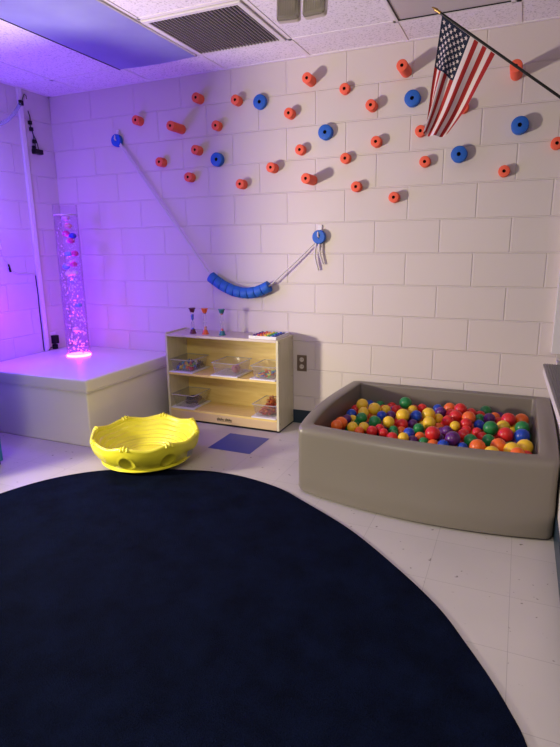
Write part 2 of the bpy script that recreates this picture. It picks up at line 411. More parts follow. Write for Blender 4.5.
# ------------------------------------------------------------------ foam noodle pegs on the back wall
def peg_mesh(R, Lg, rh):
    bm = B()
    prof = [(R, 0), (R, Lg-.003), (R-.001, Lg-.001), (R-.003, Lg), (rh+.001, Lg), (rh, Lg-.002), (rh, Lg-.02 if Lg > .03 else .004)]
    lathe(bm, prof, 0, 0, 28)
    nf = len(bm.faces)
    zb = prof[-1][1]; lathe(bm, [(rh, zb), (0, zb)], 0, 0, 28)
    bm.faces.ensure_lookup_table()
    for f in bm.faces[nf:]: f.material_index = 1
    for f in bm.faces[:nf]:
        if all(abs((v.co.xy.length)-rh) < 1e-4 for v in f.verts): f.material_index = 1
    xform(bm, 0, Matrix.Rotation(radians(90), 4, 'X'))
    return bm
PEGS = [('o',2.194,2.273,.067),('o',2.492,2.229,.057),('b',2.659,2.205,.030),('o',3.018,2.291,.093),('o',2.331,2.086,.049),('o',2.878,2.11,.057),('o',2.031,2.093,.151),('o',2.168,1.939,.065),('b',2.322,1.868,.039),('o',2.951,1.884,.049),('o',2.751,1.785,.07),('o',2.096,1.762,.059),('o',2.514,1.693,.062),('o',3.028,1.693,.141),('o',3.244,2.218,.035),('o',3.42,2.101,.065),('o',3.618,2.273,.143),('b',3.664,2.118,.042),('b',3.121,1.977,.040),('o',3.454,1.893,.051),('o',3.257,1.811,.043),('o',3.333,1.635,.051),('o',3.577,1.56,.055),('o',3.721,1.932,.045),('o',3.754,1.758,.043),('o',4.227,2.185,.175),('o',3.956,2.039,.045),('b',4.267,1.914,.055),('o',4.463,1.806,.043),('b',3.949,1.786,.042),('o',4.203,1.677,.040),('o',1.675,2.179,.063),('o',1.858,1.88,.061)]
PLAB = ['leftmost of the orange foam pegs just under the ceiling left of the vent','orange foam peg just left of the topmost left blue foam peg','blue foam peg nearest the ceiling vent','orange foam peg below the right corner of the ceiling vent','orange foam peg between the long left peg and the blue peg beside it','orange foam peg below and right of the upper left blue peg','long orange foam peg pointing left near the left rope anchor','orange foam peg just left of and above the left lower blue peg','blue foam peg lower left, above the hanging blue foam chain','orange foam peg just below left of the middle blue peg','orange foam peg halfway between lower left blue peg and the long bottom peg','orange foam peg lowest on the left, below the left lower blue peg','orange foam peg alone above the gap in the rope','long orange foam peg in the bottom row pointing left','short orange foam peg above the middle blue peg','orange foam peg just left of the blue peg beside the flag','long orange foam peg at the ceiling, left of the flag tip','blue foam peg left of the flag','blue foam peg in the middle of the wall','orange foam peg between the middle blue peg and the flag tail','orange foam peg directly below the middle blue peg','orange foam peg in the bottom row right of the long one','lowest orange foam peg of all, below the flag','orange foam peg touching the lower tip of the flag from the left','orange foam peg between the flag tail and right lower blue peg','long orange foam peg partly behind the black flag pole','orange foam peg half hidden behind the flag stripes','blue foam peg farthest right under the flag pole','orange foam peg at the far right beside the window','blue foam peg below the right side of the flag','orange foam peg lowest on the right, below the rightmost blue peg','orange foam peg nearest the left rope anchor','orange foam peg below the long left peg and above the sloping rope']
for (k, x, z, Lg), lb in zip(PEGS, PLAB):
    bm = peg_mesh(.046 if k == 'b' else .032, Lg, .011 if k == 'b' else .009)
    a = radians(rnd.uniform(-3, 3)); xform(bm, 0, Matrix.Translation((x, .001, z)))
    o = obj('foam_peg', bm, [M['blue'] if k == 'b' else M['orange'], M['hole']], at=(x, 0, z), smooth=40)
    tag(o, lb, 'foam peg', 'foam noodle pegs on the block wall')

# ------------------------------------------------------------------ rope with blue foam rings
AL, AR = Vector((1.467, -.03, 2.06)), Vector((3.082, -.03, 1.329))
t = thing('rope_garland', 'white rope slung between two blue wall anchors, threaded with blue foam rings', 'rope toy', (2.4, -.03, .95))
cps = smooth_curve([(2.245,-.045,1.060),(2.305,-.047,1.020),(2.37,-.048,.985),(2.45,-.048,.957),(2.53,-.048,.945),(2.60,-.048,.952),(2.66,-.048,.970),(2.72,-.046,1.000)], 8)
# nine rings along the curve
cum = [0]
for a, b in zip(cps, cps[1:]): cum.append(cum[-1]+(b-a).length)
def at_len(s):
    for i in range(len(cps)-1):
        if cum[i+1] >= s: return cps[i].lerp(cps[i+1], (s-cum[i])/(cum[i+1]-cum[i]+1e-9))
    return cps[-1].copy()
nr = 9
for i in range(nr):
    s0, s1 = cum[-1]*i/nr, cum[-1]*(i+1)/nr
    p0, p1 = at_len(s0), at_len(s1); d = (p1-p0); Lr = d.length-.001
    bm = B(); R = .040
    lathe(bm, [(.012,.001),(R-.002,.001),(R-.0005,.002),(R,.0035),(R,Lr-.0035),(R-.0005,Lr-.002),(R-.002,Lr-.001),(.012,Lr-.001)], 0, 0, 24, closed=True)
    xform(bm, 0, along(p0, d)); obj('foam_ring', bm, M['blue'], t, smooth=45)
for k, dz in ((0, 0), (1, .030)):
    bm = B(); e0 = cps[0]+Vector((.0,0,dz*.3)); e1 = cps[-1]
    tube(bm, [AL+Vector((dz*.5, 0, -.0)), (AL+e0)/2+Vector((dz*.4, 0, 0)), e0], .006, 8); obj('rope', bm, M['rope'], t, smooth=60)
bm = B(); tube(bm, [cps[-1], (AR+cps[-1])/2+Vector((0,0,-.01)), AR+Vector((-.02,0,-.03))], .0055, 8); obj('rope', bm, M['rope'], t, smooth=60)
bm = B(); tube(bm, cps[::4]+[cps[-1]], .005, 8); obj('rope', bm, M['rope'], t, smooth=60)
for Ac, R in ((AL, .044), (AR, .045)):
    bm = B(); lathe(bm, [(.009,0),(R,0),(R,.026),(R-.003,.03),(.009,.03)], 0, 0, 28, closed=True)
    xform(bm, 0, Matrix.Translation((Ac.x, -.012, Ac.z)) @ Matrix.Rotation(radians(90), 4, 'X')); d = obj('anchor_disc', bm, M['blue'], t, smooth=45)
    bm = B(); tube(bm, [(Ac.x-.004, -.008, Ac.z+.035), (Ac.x-.004, -.040, Ac.z+.030), (Ac.x-.002, -.048, Ac.z+.01), (Ac.x, -.040, Ac.z)], .006, 8); obj('hook', bm, M['rope'], d, smooth=60)
    bm = B(); box(bm, Ac.x-.014, Ac.x+.014, -.011, 0, Ac.z-.03, Ac.z+.078, .003); obj('adhesive_strip', bm, M['white'], t)
for dx, ln in ((-.030, .19), (.004, .15)):
    bm = B(); tube(bm, smooth_curve([(AR.x+dx*.6, -.03, AR.z-.03), (AR.x+dx, -.026, AR.z-.03-ln*.5), (AR.x+dx+.022, -.02, AR.z-.03-ln)], 6), .0075, 8); obj('rope_end', bm, M['rope'], t, smooth=60)
# ------------------------------------------------------------------ flag
PY = -.6
PT, PB = Vector((3.872, PY, 2.355)), Vector((XR, PY, 1.812))
t = thing('flag_on_pole', 'small stars and stripes flag hanging from a slanted black pole', 'flag', PB)
pd = (PT-PB).normalized()
bm = B(); tube(bm, [PT+pd*-.02, PB], .0062, 12); obj('flag_pole', bm, M['black'], t, smooth=40)
bm = B(); lathe(bm, [(0,0),(.007,0),(.008,.008),(.005,.014),(.009,.024),(.007,.036),(.002,.052),(0,.054)], 0, 0, 14)
xform(bm, 0, along(PT-pd*.022, pd)); obj('finial', bm, M['gold'], t, smooth=60)
bm = B(); box(bm, XR-.012, XR, PY-.025, PY+.025, PB.z-.05, PB.z+.05, .004); tube(bm, [PB, PB+pd*.06], .012, 12); obj('wall_bracket', bm, M['black'], t, smooth=40)
H0, H1 = Vector((3.897, PY-.006, 2.327)), Vector((4.146, PY-.006, 2.130))
def fl(u, v):
    """u along the fly 0..1, v down the hoist 0..1"""
    h = H0.lerp(H1, v)
    g = .0 if v < .40 else (v-.40)/.60
    gx = .012*v + (.105*g**1.0) + .004*sin(pi*7*v)*(1-g)
    gz = -.006*sin(pi*5*v)*(1-g) - .055*g*(1.25-g)
    e = Vector((3.840+gx, PY-.01, 1.812+gz))
    s = u
    p = h.lerp(e, s)
    p.x += .010*v*sin(pi*min(1, s))*s + .0
    p.z += -.012*v*sin(pi*s)
    A = .020*s**.7
    p.y += A*sin(2*pi*2.6*v+.6) + .010*s*sin(pi*3*s+2*v)
    return p
bm = B(); NU, NV = 60, 52
g = [[bm.verts.new(fl(i/NU, j/NV)) for j in range(NV+1)] for i in range(NU+1)]
for i in range(NU):
    for j in range(NV):
        f = bm.faces.new([g[i][j], g[i+1][j], g[i+1][j+1], g[i][j+1]])
        st = int((j+.5)/NV*13)
        f.material_index = 2 if (st < 7 and (i+.5)/NU < .42) else (0 if st % 2 == 0 else 1)
for sgn in (1, -1):
    for r in range(9):
        cols = 6 if r % 2 == 0 else 5
        for c in range(cols):
            v0 = (7/13)*(r+1)/10; u0 = .42*((2*c+1 if r % 2 == 0 else 2*c+2))/12
            ru, rv = .42/12*.64, (7/13)/10*.64
            P = fl(u0, v0); du = fl(u0+.004, v0)-P; dv = fl(u0, v0+.004)-P
            nn = du.cross(dv).normalized()*.0012*sgn
            vs = [bm.verts.new(fl(u0+ru*(1 if k % 2 == 0 else .42)*sin(pi*k/5), v0-rv*(1 if k % 2 == 0 else .42)*cos(pi*k/5))+nn) for k in range(10)]
            cv = bm.verts.new(P+nn)
            for k in range(10):
                f = bm.faces.new([cv, vs[k], vs[(k+1) % 10]]); f.material_index = 1
obj('cloth', bm, [M['fred'], M['fwhite'], M['fnavy']], t, smooth=180)

# ------------------------------------------------------------------ padded platform with bubble tube
t = thing('padded_platform', 'large cream vinyl padded platform filling the left corner under the bubble tube', 'platform', (1.33, -.5, 0))
bm = B(); box(bm, XL+.009, 1.853, -.985, -.009, 0, .372, .012, 3); obj('body', bm, M['vinyl'], t, smooth=50)
bm = B(); box(bm, XL+.004, 1.866, -.995, -.003, .374, .457, .014, 4)
obj('lid_cushion', bm, M['vinyl'], t, smooth=50)
bm = B(); tube(bm, [(XL+.01, -.990, .373), (1.861, -.990, .373), (1.861, -.012, .373)], .0035, 8); obj('piping', bm, M['vinyl'], t, smooth=60)

TX, TY, TZ, TR = 1.205, -.35, .457, .088
t = thing('bubble_tube', 'tall clear bubble tube glowing pink and purple on the padded platform', 'bubble tube', (TX, TY, TZ))
bm = B(); lathe(bm, [(TR+.002, TZ), (TR+.002, TZ+.008), (TR-.004, TZ+.010), (0, TZ+.010), (0, TZ)], TX, TY, 40); obj('lit_base', bm, M['led'], t, smooth=40)
zt, zw = 1.588, 1.515
bm = B(); lathe(bm, [(TR, TZ+.008), (TR, zt), (TR-.003, zt), (TR-.003, TZ+.012)], TX, TY, 48, closed=True); obj('tube', bm, M['tube'], t, smooth=40)
bm = B(); lathe(bm, [(0, TZ+.014), (TR-.006, TZ+.014), (TR-.006, zw), (0, zw)], TX, TY, 40); obj('water', bm, M['water'], t, smooth=40)
bm = B(); lathe(bm, [(TR-.012, zw-.004), (TR-.0035, zw-.004), (TR-.0035, zw+.004), (TR-.012, zw+.002)], TX, TY, 40, closed=True); obj('water_line_ring', bm, M['rope'], t, smooth=40)
bm = B(); rb = random.Random(3)
for k in range(330):
    q = rb.random(); z = TZ+.03 + (zw-TZ-.05)*q**1.12
    a = rb.uniform(0, 2*pi); rr = (TR-.012)*rb.random()**.45
    r_ = rb.uniform(.0036, .0078)*(1.1-.55*q)
    bmesh.ops.create_icosphere(bm, subdivisions=1, radius=r_, matrix=Matrix.Translation((TX+rr*cos(a), TY+rr*sin(a), z)) @ Matrix.Diagonal((1,1,1.35,1)))
o = obj('air_bubbles', bm, M['bubble'], t, smooth=180); o['kind'] = 'stuff'
FB = [(118,80,'pale pink'),(130,115,'salmon'),(117,147,'magenta'),(155,158,'deep blue'),(145,178,'magenta'),(128,237,'pale blue'),(165,235,'magenta'),(158,283,'magenta'),(115,293,'pale blue'),(128,325,'white'),(163,322,'white'),(150,358,'pale blue'),(180,468,'pale blue'),(165,583,'white')]
FLAB = ['topmost pale pink ball floating in the bubble tube','salmon ball floating second from the top of the bubble tube','upper left magenta ball floating in the bubble tube','only deep blue ball floating in the bubble tube','magenta ball just under the deep blue one in the bubble tube','pale blue ball left of a magenta one in the upper bubble tube','magenta ball right of a pale blue one in the bubble tube','lowest magenta ball floating in the bubble tube','pale blue ball low on the left above the two white balls','left of the two white balls side by side in the tube','right of the two white balls side by side in the tube','pale blue ball just under the two white balls in the tube','pale blue ball alone in the lower half of the tube','white ball lowest of all in the bubble tube']
FC = {'pale pink':(.8,.55,.65),'salmon':(.8,.4,.35),'magenta':(.8,.05,.35),'deep blue':(.03,.05,.6),'pale blue':(.25,.45,.85),'white':(.85,.8,.85)}
FM = {k: pm('ball_'+k.replace(' ', '_'), v, .3) for k, v in FC.items()}
ux, uy = .718, .696      # direction across the view of the tube, so the balls are spread inside it
for (x, y, cn), lb in zip(FB, FLAB):
    f = max(0, min(1, (y-70)/(705-70)))          # 0 top .. 1 base
    cx = (68+98*.5)+(180-(68+98*.5))*f           # tube axis in the close-up
    off = max(-1, min(1, (x-cx)/49.))*(TR-.028)
    z = zw-.004-(zw-TZ)*f
    bm = B(); ball(bm, (0,0,0), .0225, 20, 14, (1.25, 1.25, .95))
    s = rb.choice((-.02, .01, .025)) if abs(off) < .045 else 0
    px_, py_ = TX+ux*off+.696*s, TY+uy*off-.718*s
    xform(bm, 0, Matrix.Translation((px_, py_, z)))
    tag(obj('floating_ball', bm, FM[cn], smooth=180), lb, 'ball', 'balls floating in the bubble tube')

# ------------------------------------------------------------------ rocking bowl
BX, BY = 2.33, -1.03
t = thing('rocking_bowl', 'yellow plastic rocking bowl with scalloped rim at the edge of the navy rug', 'rocking bowl', (BX, BY, 0))
ph0 = radians(-52+22.5)
def bowl_fn(outer):
    def fn(r, z, a):
        w = cos(8*(a-ph0))                  # 1 at the eight peaks
        k = max(0, min(1, (z-.085)/.08))
        sc = (w+1)/2
        z2 = z + k*(-.018*(1-sc)+.032)
        r2 = r*(1+.007*w*k)
        if .052 < z < .135 and r > .258+.064*sin(min(1,(z-.052)/.1)*pi/2)-.012:
            da = ((a-ph0+pi/8) % (pi/4))-pi/8
            q = math.hypot(da*r/.043, (z-.093)/.033)
            if q < 1: r2 -= .017*(1-q*q)
            elif q < 1.22: r2 += .004*(1-abs(q-1.11)/.11)
        return r2, z2
    return fn
prof_o = [(.07,0),(.14,.003),(.20,.014),(.245,.027),(.262,.033),(.268,.039),(.262,.045),(.256,.049)]
for k in range(17):
    u = k/16; prof_o.append((.258+.064*sin(u*pi/2), .052+.100*u))
prof_o += [(.3235,.158),(.322,.166),(.316,.171),(.309,.171),(.303,.166),(.299,.156)]
prof_i = []
for k in range(33):
    u = k/32; r = .297-.165*u; z = .150-.092*(1-(1-u)**1.7)+.0036*sin(u*2*pi*7)
    prof_i.append((r, z))
prof_i += [(.10,.0575),(.05,.057)]
bm = B(); lathe(bm, [(0,0)]+prof_o+prof_i+[(0,.057)], BX, BY, 320, fn=bowl_fn(True))
obj('bowl_shell', bm, M['yellow'], t, smooth=50)
for k in range(8):
    a0 = ph0+k*pi/4; bm = B()
    for d in (-.058, 0, .058):
        a = a0+d; c, s = cos(a), sin(a)
        zz = .2035 - (.006 if d else 0)
        tube(bm, [(BX+.326*c, BY+.326*s, zz-.013), (BX+.320*c, BY+.320*s, zz+.003), (BX+.309*c, BY+.309*s, zz+.003), (BX+.302*c, BY+.302*s, zz-.012)], .0078, 8)
    obj('grip_ridges', bm, M['yellow'], t, smooth=60)
bm = B(); a0 = radians(-52+50); g = []
for i in range(9):
    a = a0+(i-4)*.022
    g.append([bm.verts.new((BX+(r_)*cos(a), BY+(r_)*sin(a), z_)) for r_, z_ in ((.312,.082),(.322,.122))])
for i in range(8): bm.faces.new([g[i][0], g[i+1][0], g[i+1][1], g[i][1]])
bmesh.ops.solidify(bm, geom=bm.faces[:], thickness=-.0015)
tag(obj('sticker', bm, M['sticker'], t, smooth=40), 'grey printed sticker')

# ------------------------------------------------------------------ rug
rp = [(1.80,-2.1),(1.885,-1.717),(1.99,-1.471),(2.17,-1.275),(2.43,-1.145),(2.71,-1.052),(2.86,-1.03),(3.03,-1.04),(3.24,-1.095),(3.40,-1.18),(3.715,-1.375),(3.99,-1.611),(4.165,-1.79),(4.27,-1.939),(4.35,-2.064),(4.405,-2.165),(4.45,-2.267),(4.49,-2.45),(4.50,-2.7),(4.44,-3.05),(4.25,-3.5),(3.9,-3.85),(3.4,-4.05),(2.8,-4.0),(2.3,-3.65),(1.95,-3.1),(1.80,-2.6)]
loop = smooth_curve([(x, y, 0) for x, y in rp+[rp[0]]], 8)[:-1]
bm = B(); cen = Vector((3.1, -2.5, 0)); rings = []
for ins, z in ((0, .0004), (0, .007), (.004, .010)):
    rings.append([bm.verts.new((p.x+(cen-p).normalized().x*ins, p.y+(cen-p).normalized().y*ins, z)) for p in loop])
nn = len(loop)
for a, b in zip(rings, rings[1:]):
    for i in range(nn): bm.faces.new([a[i], a[(i+1) % nn], b[(i+1) % nn], b[i]])
bm.faces.new(rings[-1]); bm.faces.new(rings[0][::-1])
tag(obj('rug', bm, M['rug']), 'large rounded navy blue carpet rug on the pale tile floor', 'rug')

# ------------------------------------------------------------------ low shelf
SX0, SX1, SY0, SY1, SH = 1.968, 2.880, -.272, -.003, .655
t = thing('shelf_cabinet', 'low open birch plywood shelf unit against the block wall', 'shelf', ((SX0+SX1)/2, (SY0+SY1)/2, 0))
bm = B(); box(bm, SX0, SX0+.018, SY0, SY1, .012, SH+.010, .003); obj('side_panel', bm, M['birch_side'], t)
bm = B(); box(bm, SX1-.018, SX1, SY0, SY1, .012, SH, .003); obj('side_panel', bm, M['birch_side'], t)
bm = B()
for (y, z) in ((-.25,.06),(-.03,.06),(-.25,.36),(-.03,.36),(-.25,.635),(-.03,.635)):
    s = len(bm.verts); lathe(bm, [(0,0),(.004,0),(.004,.001),(0,.001)], 0, 0, 10)
    xform(bm, s, Matrix.Translation((SX1, y, z)) @ Matrix.Rotation(radians(90), 4, 'Y'))
obj('screw_heads', bm, M['steel'], t)
bm = B(); box(bm, SX0+.018, SX1-.018, SY0, SY1, SH-.018, SH, .002); obj('top_board', bm, M['top'], t)
bm = B(); box(bm, SX0+.018, SX1-.018, SY0+.004, SY1-.009, .350, .366, .002); obj('shelf_board', bm, M['birch'], t)
bm = B(); box(bm, SX0+.018, SX1-.018, SY0+.004, SY1-.009, .075, .090, .002); obj('shelf_board', bm, M['birch'], t)
bm = B(); box(bm, SX0+.018, SX1-.018, SY1-.008, SY1, .05, SH-.018); obj('back_panel', bm, M['birch'], t)
bm = B(); box(bm, SX0+.018, SX1-.018, SY0+.001, SY0+.018, .014, .075, .003); kb = obj('kick_board', bm, M['birch_edge'], t)
bm = B(); box(bm, SX0+.003, SX1-.003, SY0+.004, SY1, 0, .012); obj('base_strip', bm, M['black'], t)
# small printed maker's mark on the kick board: two dark words
bm = B()
for w0, n_, wd in ((2.385, 5, .010), (2.450, 5, .010)):
    for k in range(n_):
        x = w0+k*.0115; h = (.014, .020, .016, .020, .014)[k]
        box(bm, x, x+.003, SY0-.0006, SY0+.001, .040, .040+h); box(bm, x+.003, x+.0085, SY0-.0006, SY0+.001, .040+(k % 2)*.007, .0435+(k % 2)*.007)
        box(bm, x+.0065, x+.0088, SY0-.0006, SY0+.001, .040, .053)
box(bm, 2.385, 2.505, SY0-.0006, SY0+.001, .033, .0355)
obj('printed_mark', bm, M['dark'], kb)

# timers
def timer(x, y, col, name, sandcol, sandlow):
    z0 = SH; h = .188
    t = thing('sand_timer', name, 'timer', (x, y, z0), 'timers standing on the shelf top')
    for flip in (0, 1):
        bm = B(); pr = [(0,0),(.025,0),(.025,.006),(.021,.010),(.017,.026),(.013,.032),(0,.032)]
        if flip: pr = [(r, h-z) for r, z in pr]
        lathe(bm, [(r, z0+z) for r, z in pr], x, y, 24); obj('end_cap', bm, M[col], t, smooth=40)
    bm = B(); pr = [(.0125,.030),(.0125,.085),(.004,.094),(.0125,.103),(.0125,.158),(.0105,.158),(.0105,.104),(.002,.094),(.0105,.084),(.0105,.030)]
    lathe(bm, [(r, z0+z) for r, z in pr], x, y, 20, closed=True); gl = obj('glass_tube', bm, M['clear'], t, smooth=60)
    bm = B()
    if sandlow: lathe(bm, [(0,z0+.032),(.010,z0+.032),(.010,z0+.032+sandlow),(0,z0+.040+sandlow)], x, y, 16)
    lathe(bm, [(0,z0+.096),(.002,z0+.0945),(.0095,z0+.108),(.0095,z0+.140),(0,z0+.142)] if not sandlow or col == 'cap_purple' else [(0,z0+.146),(.009,z0+.150),(.009,z0+.157),(0,z0+.157)], x, y, 16)
    obj('liquid', bm, M[sandcol], t, smooth=60)
M['cap_purple'] = pm('purple_plastic', (.11,.012,.05), .3); M['cap_orange'] = pm('orange_plastic', (.75,.12,.03), .3); M['cap_teal'] = pm('teal_cap_plastic', (.02,.15,.20), .3)
M['liq_blue'] = pm('blue_liquid', (.05,.12,.75), .2); M['liq_pink'] = pm('pink_liquid', (.7,.25,.25), .2); M['liq_red'] = pm('red_liquid', (.6,.05,.12), .2)
timer(2.163, -.19, 'cap_purple', 'left timer with purple caps and blue liquid on the shelf top', 'liq_blue', .004)
timer(2.268, -.19, 'cap_orange', 'middle timer with orange caps on the shelf top', 'liq_pink', .02)
timer(2.408, -.19, 'cap_teal', 'right timer with teal caps on the shelf top', 'liq_red', .01)

# peg tray
t = thing('peg_tray', 'shallow white tray with rows of coloured pegs on the shelf top', 'tray', (2.76, -.15, SH))
tx0, tx1, ty0, ty1 = 2.655, 2.862, -.262, -.035
bm = B(); box(bm, tx0, tx1, ty0, ty1, SH, SH+.012, .003); obj('tray_base', bm, M['lid'], t)
bm = B()
for a in ((tx0, tx1, ty0, ty0+.006), (tx0, tx1, ty1-.006, ty1), (tx0, tx0+.006, ty0+.006, ty1-.006), (tx1-.006, tx1, ty0+.006, ty1-.006)): box(bm, *a, SH+.012, SH+.022, .0015)
obj('tray_rim', bm, M['lid'], t)
PC = [('purple',(.10,.02,.20)),('red',(.65,.03,.04)),('orange',(.8,.22,.03)),('yellow',(.85,.65,.05)),('green',(.04,.35,.08)),('blue',(.02,.10,.5)),('navy',(.02,.03,.15))]
for i, (cn, cc) in enumerate(PC):
    m = pm('peg_'+cn, cc, .35)
    for j in range(4):
        x = tx0+.022+i*.0272; y = ty0+.045+j*.045+(i % 2)*.012
        bm = B(); lathe(bm, [(0,SH+.0122),(.0095,SH+.0122),(.0095,SH+.022),(.007,SH+.025),(0,SH+.026)], x, y, 12)
        tag(obj('tray_peg', bm, m, smooth=50), '%s peg in the %s row of the white tray on the shelf' % (cn, cn), 'peg', cn+' pegs on the tray')

# bins
def bin_(x0, x1, y0, y1, zb, h, lab):
    t = thing('storage_bin', lab, 'bin', ((x0+x1)/2, (y0+y1)/2, zb), 'clear plastic bins on the shelves')
    bm = B(); box(bm, x0-.002, x1+.002, y0-.004, y1, zb, zb+.009, .003); obj('lid_underneath', bm, M['lid'], t)
    bm = B(); cx, cy = (x0+x1)/2, (y0+y1)/2; hw, hd = (x1-x0)/2, (y1-y0)/2
    def ring(hw, hd, z, r=.010):
        out = []
        for (sx, sy, a0) in ((1,1,0),(-1,1,90),(-1,-1,180),(1,-1,270)):
            for k in range(5):
                a = radians(a0+22.5*k); out.append(bm.verts.new((cx+sx*(hw-r)+r*cos(a), cy+sy*(hd-r)+r*sin(a), z)))
        return out
    zf = zb+.0095; tk = .0015
    R = [ring(hw-.022, hd-.022, zf), ring(hw-.006, hd-.006, zf+h), ring(hw-.006-tk, hd-.006-tk, zf+h), ring(hw-.022-tk, hd-.022-tk, zf+tk)]
    for a, b in zip(R, R[1:]):
        for i in range(20): bm.faces.new([a[i], a[(i+1) % 20], b[(i+1) % 20], b[i]])
    bm.faces.new(R[0]); bm.faces.new(R[3])
    obj('tub', bm, M['clear'], t, smooth=30)
    bm = B()
    R = [ring(hw-.006, hd-.006, zf+h-.003), ring(hw, hd, zf+h-.002), ring(hw, hd, zf+h+.001), ring(hw-.007, hd-.007, zf+h+.002)]
    for a, b in zip(R, R[1:]+[R[0]]):
        for i in range(20): bm.faces.new([a[i], a[(i+1) % 20], b[(i+1) % 20], b[i]])
    obj('bin_rim', bm, M['rim'], t, smooth=30)
BY0, BY1 = -.268, -.020
zU, zL = .3665, .0905
bin_(1.990, 2.190, BY0, BY1, zU, .088, 'clear bin of small coloured animal toys at the left of the middle shelf')
bin_(2.345, 2.560, BY0, BY1, zU, .088, 'clear bin with a pink string ball in the middle of the middle shelf')
bin_(2.660, 2.852, BY0, BY1, zU, .088, 'clear bin of coloured chain links at the right of the middle shelf')
bin_(1.990, 2.190, BY0, BY1, zL, .095, 'clear bin with a dark grey coiled toy on the bottom shelf')
bin_(2.665, 2.852, BY0, BY1, zL, .088, 'clear bin of red and orange strands at the right of the bottom shelf')

# contents of the upper left bin: little four-legged rubber toys
TC = [('blue',(.02,.12,.5)),('yellow',(.8,.6,.05)),('orange',(.8,.2,.04)),('teal',(.03,.3,.35)),('red',(.6,.04,.05)),('green',(.2,.5,.08)),('purple',(.12,.03,.2))]
TM = {n_: pm('toy_'+n_, c_, .4) for n_, c_ in TC}; TM['black'] = M['black']; TM['white'] = M['lid']
rt = random.Random(11); k = 0
seq = ['blue','yellow','teal','orange','red','purple','teal','yellow','green','blue','orange','purple','green','white','black','teal','purple','black','blue','black']
for q in range(20):
    i, j = q % 5, q // 5
    x = 2.040+i*.028+rt.uniform(-.002,.002); y = -.225+j*.050+rt.uniform(-.003,.003)
    z = zU+.0305+(.006 if (i+j) % 2 else 0)
    cn = seq[q]; bm = B(); rz = rt.uniform(0, 6.28)
    tube(bm, [(-.010,0,0),(-.004,0,.003),(.005,0,.002),(.009,0,.006)], [.004,.0065,.0065,.004], 8)
    ball(bm, (.010,0,.009), .005, 8, 6)
    for sx in (-.006,.006):
        for sy in (-1,1): tube(bm, [(sx,sy*.003,0),(sx*1.2,sy*.008,-.012)], [.003,.002], 6)
    tube(bm, [(-.010,0,0),(-.015,0,.007)], [.0022,.001], 6)
    xform(bm, 0, Matrix.Translation((x,y,z)) @ Matrix.Rotation(rz, 4, 'Z') @ Matrix.Rotation(rt.uniform(-.3,.3), 4, 'X') @ Matrix.Scale(1.3, 4))
    row = ('front','second','third','back')[j]; pos_ = ('far left','left','middle','right','far right')[i]
    tag(obj('animal_toy', bm, TM[cn], smooth=180), 'small %s animal toy, %s of the %s row in the upper left bin' % (cn, pos_, row), 'toy', 'toys in the upper left bin')
# second tier of toys
for q in range(8):
    i, j = q % 4, q // 4
    x = 2.056+i*.034; y = -.185+j*.075; z = zU+.058; cn = ['teal','yellow','orange','green','blue','purple','white','black'][q]
    bm = B(); tube(bm, [(-.012,0,0),(-.004,0,.004),(.005,0,.003),(.011,0,.006)], [.004,.007,.007,.004], 8); ball(bm, (.012,0,.010), .0055, 8, 6)
    for sx in (-.007,.007):
        for sy in (-1,1): tube(bm, [(sx,sy*.003,0),(sx*1.2,sy*.009,-.013)], [.003,.002], 6)
    xform(bm, 0, Matrix.Translation((x,y,z)) @ Matrix.Rotation(rt.uniform(0,6.28), 4, 'Z'))
    tag(obj('animal_toy', bm, TM[cn], smooth=180), '%s animal toy lying on top of the pile in the upper left bin' % cn, 'toy', 'toys in the upper left bin')
# string ball in the middle bin
bm = B(); rs = random.Random(5); cc = Vector((2.50, -.17, zU+.047))
for s in range(26):
    ax = Vector((rs.gauss(0,1), rs.gauss(0,1), rs.gauss(0,1))).normalized(); u = ax.orthogonal().normalized(); w = ax.cross(u)
    rr = .027+rs.uniform(-.001,.004)
    tube(bm, [cc+(u*cos(a*pi/8)+w*sin(a*pi/8))*rr for a in range(17)], .0022, 5, caps=False)
ball(bm, cc, .024, 12, 8)
tag(obj('string_ball', bm, pm('dusty_pink_yarn', (.42,.18,.22), .8)), 'dusty pink string ball in the middle clear bin', 'ball')
# chain links in the upper right bin
LC = ['yellow','blue','red','green','orange','teal','yellow','red','blue','green','yellow','orange','blue','red','teal','yellow','green','red','yellow','blue','orange','red','green','blue']
for q, cn in enumerate(LC):
    i, j, l = q % 4, (q//4) % 3, q//12
    x = 2.708+i*.030+(l*.012 if i < 3 else -.01); y = -.225+j*.048; z = zU+.024+l*.017
    bm = B(); pts = []
    for a in range(15):
        an = 2*pi*a/16*.93; pts.append((.0135*cos(an), .0100*sin(an), 0))
    tube(bm, pts, .0034, 6)
    xform(bm, 0, Matrix.Translation((x,y,z)) @ Matrix.Rotation(rt.uniform(0,6.28), 4, 'Z') @ Matrix.Rotation(rt.uniform(-.6,.6), 4, 'X'))
    tag(obj('chain_link', bm, TM[cn], smooth=180), '%s plastic chain link in the clear bin at the right of the middle shelf' % cn, 'link', cn+' chain links in the right bin')
# coiled grey toy
bm = B(); pts = []; rad = []
for k in range(150):
    a = k/150*2*pi*2.6; r = .030+.010*(a/(2*pi*2.6)); pts.append((2.105+r*1.35*cos(a)+.010*(k/150), -.165+r*1.5*sin(a)+.03*(k/150), zL+.024+.013*a/(2*pi))); rad.append(.0085 if k % 3 else .0068)
tube(bm, pts, rad, 8)
tag(obj('coiled_toy', bm, pm('dark_grey_rubber', (.035,.03,.035), .5), smooth=60), 'dark grey ribbed coiled toy in the bottom left bin', 'toy')
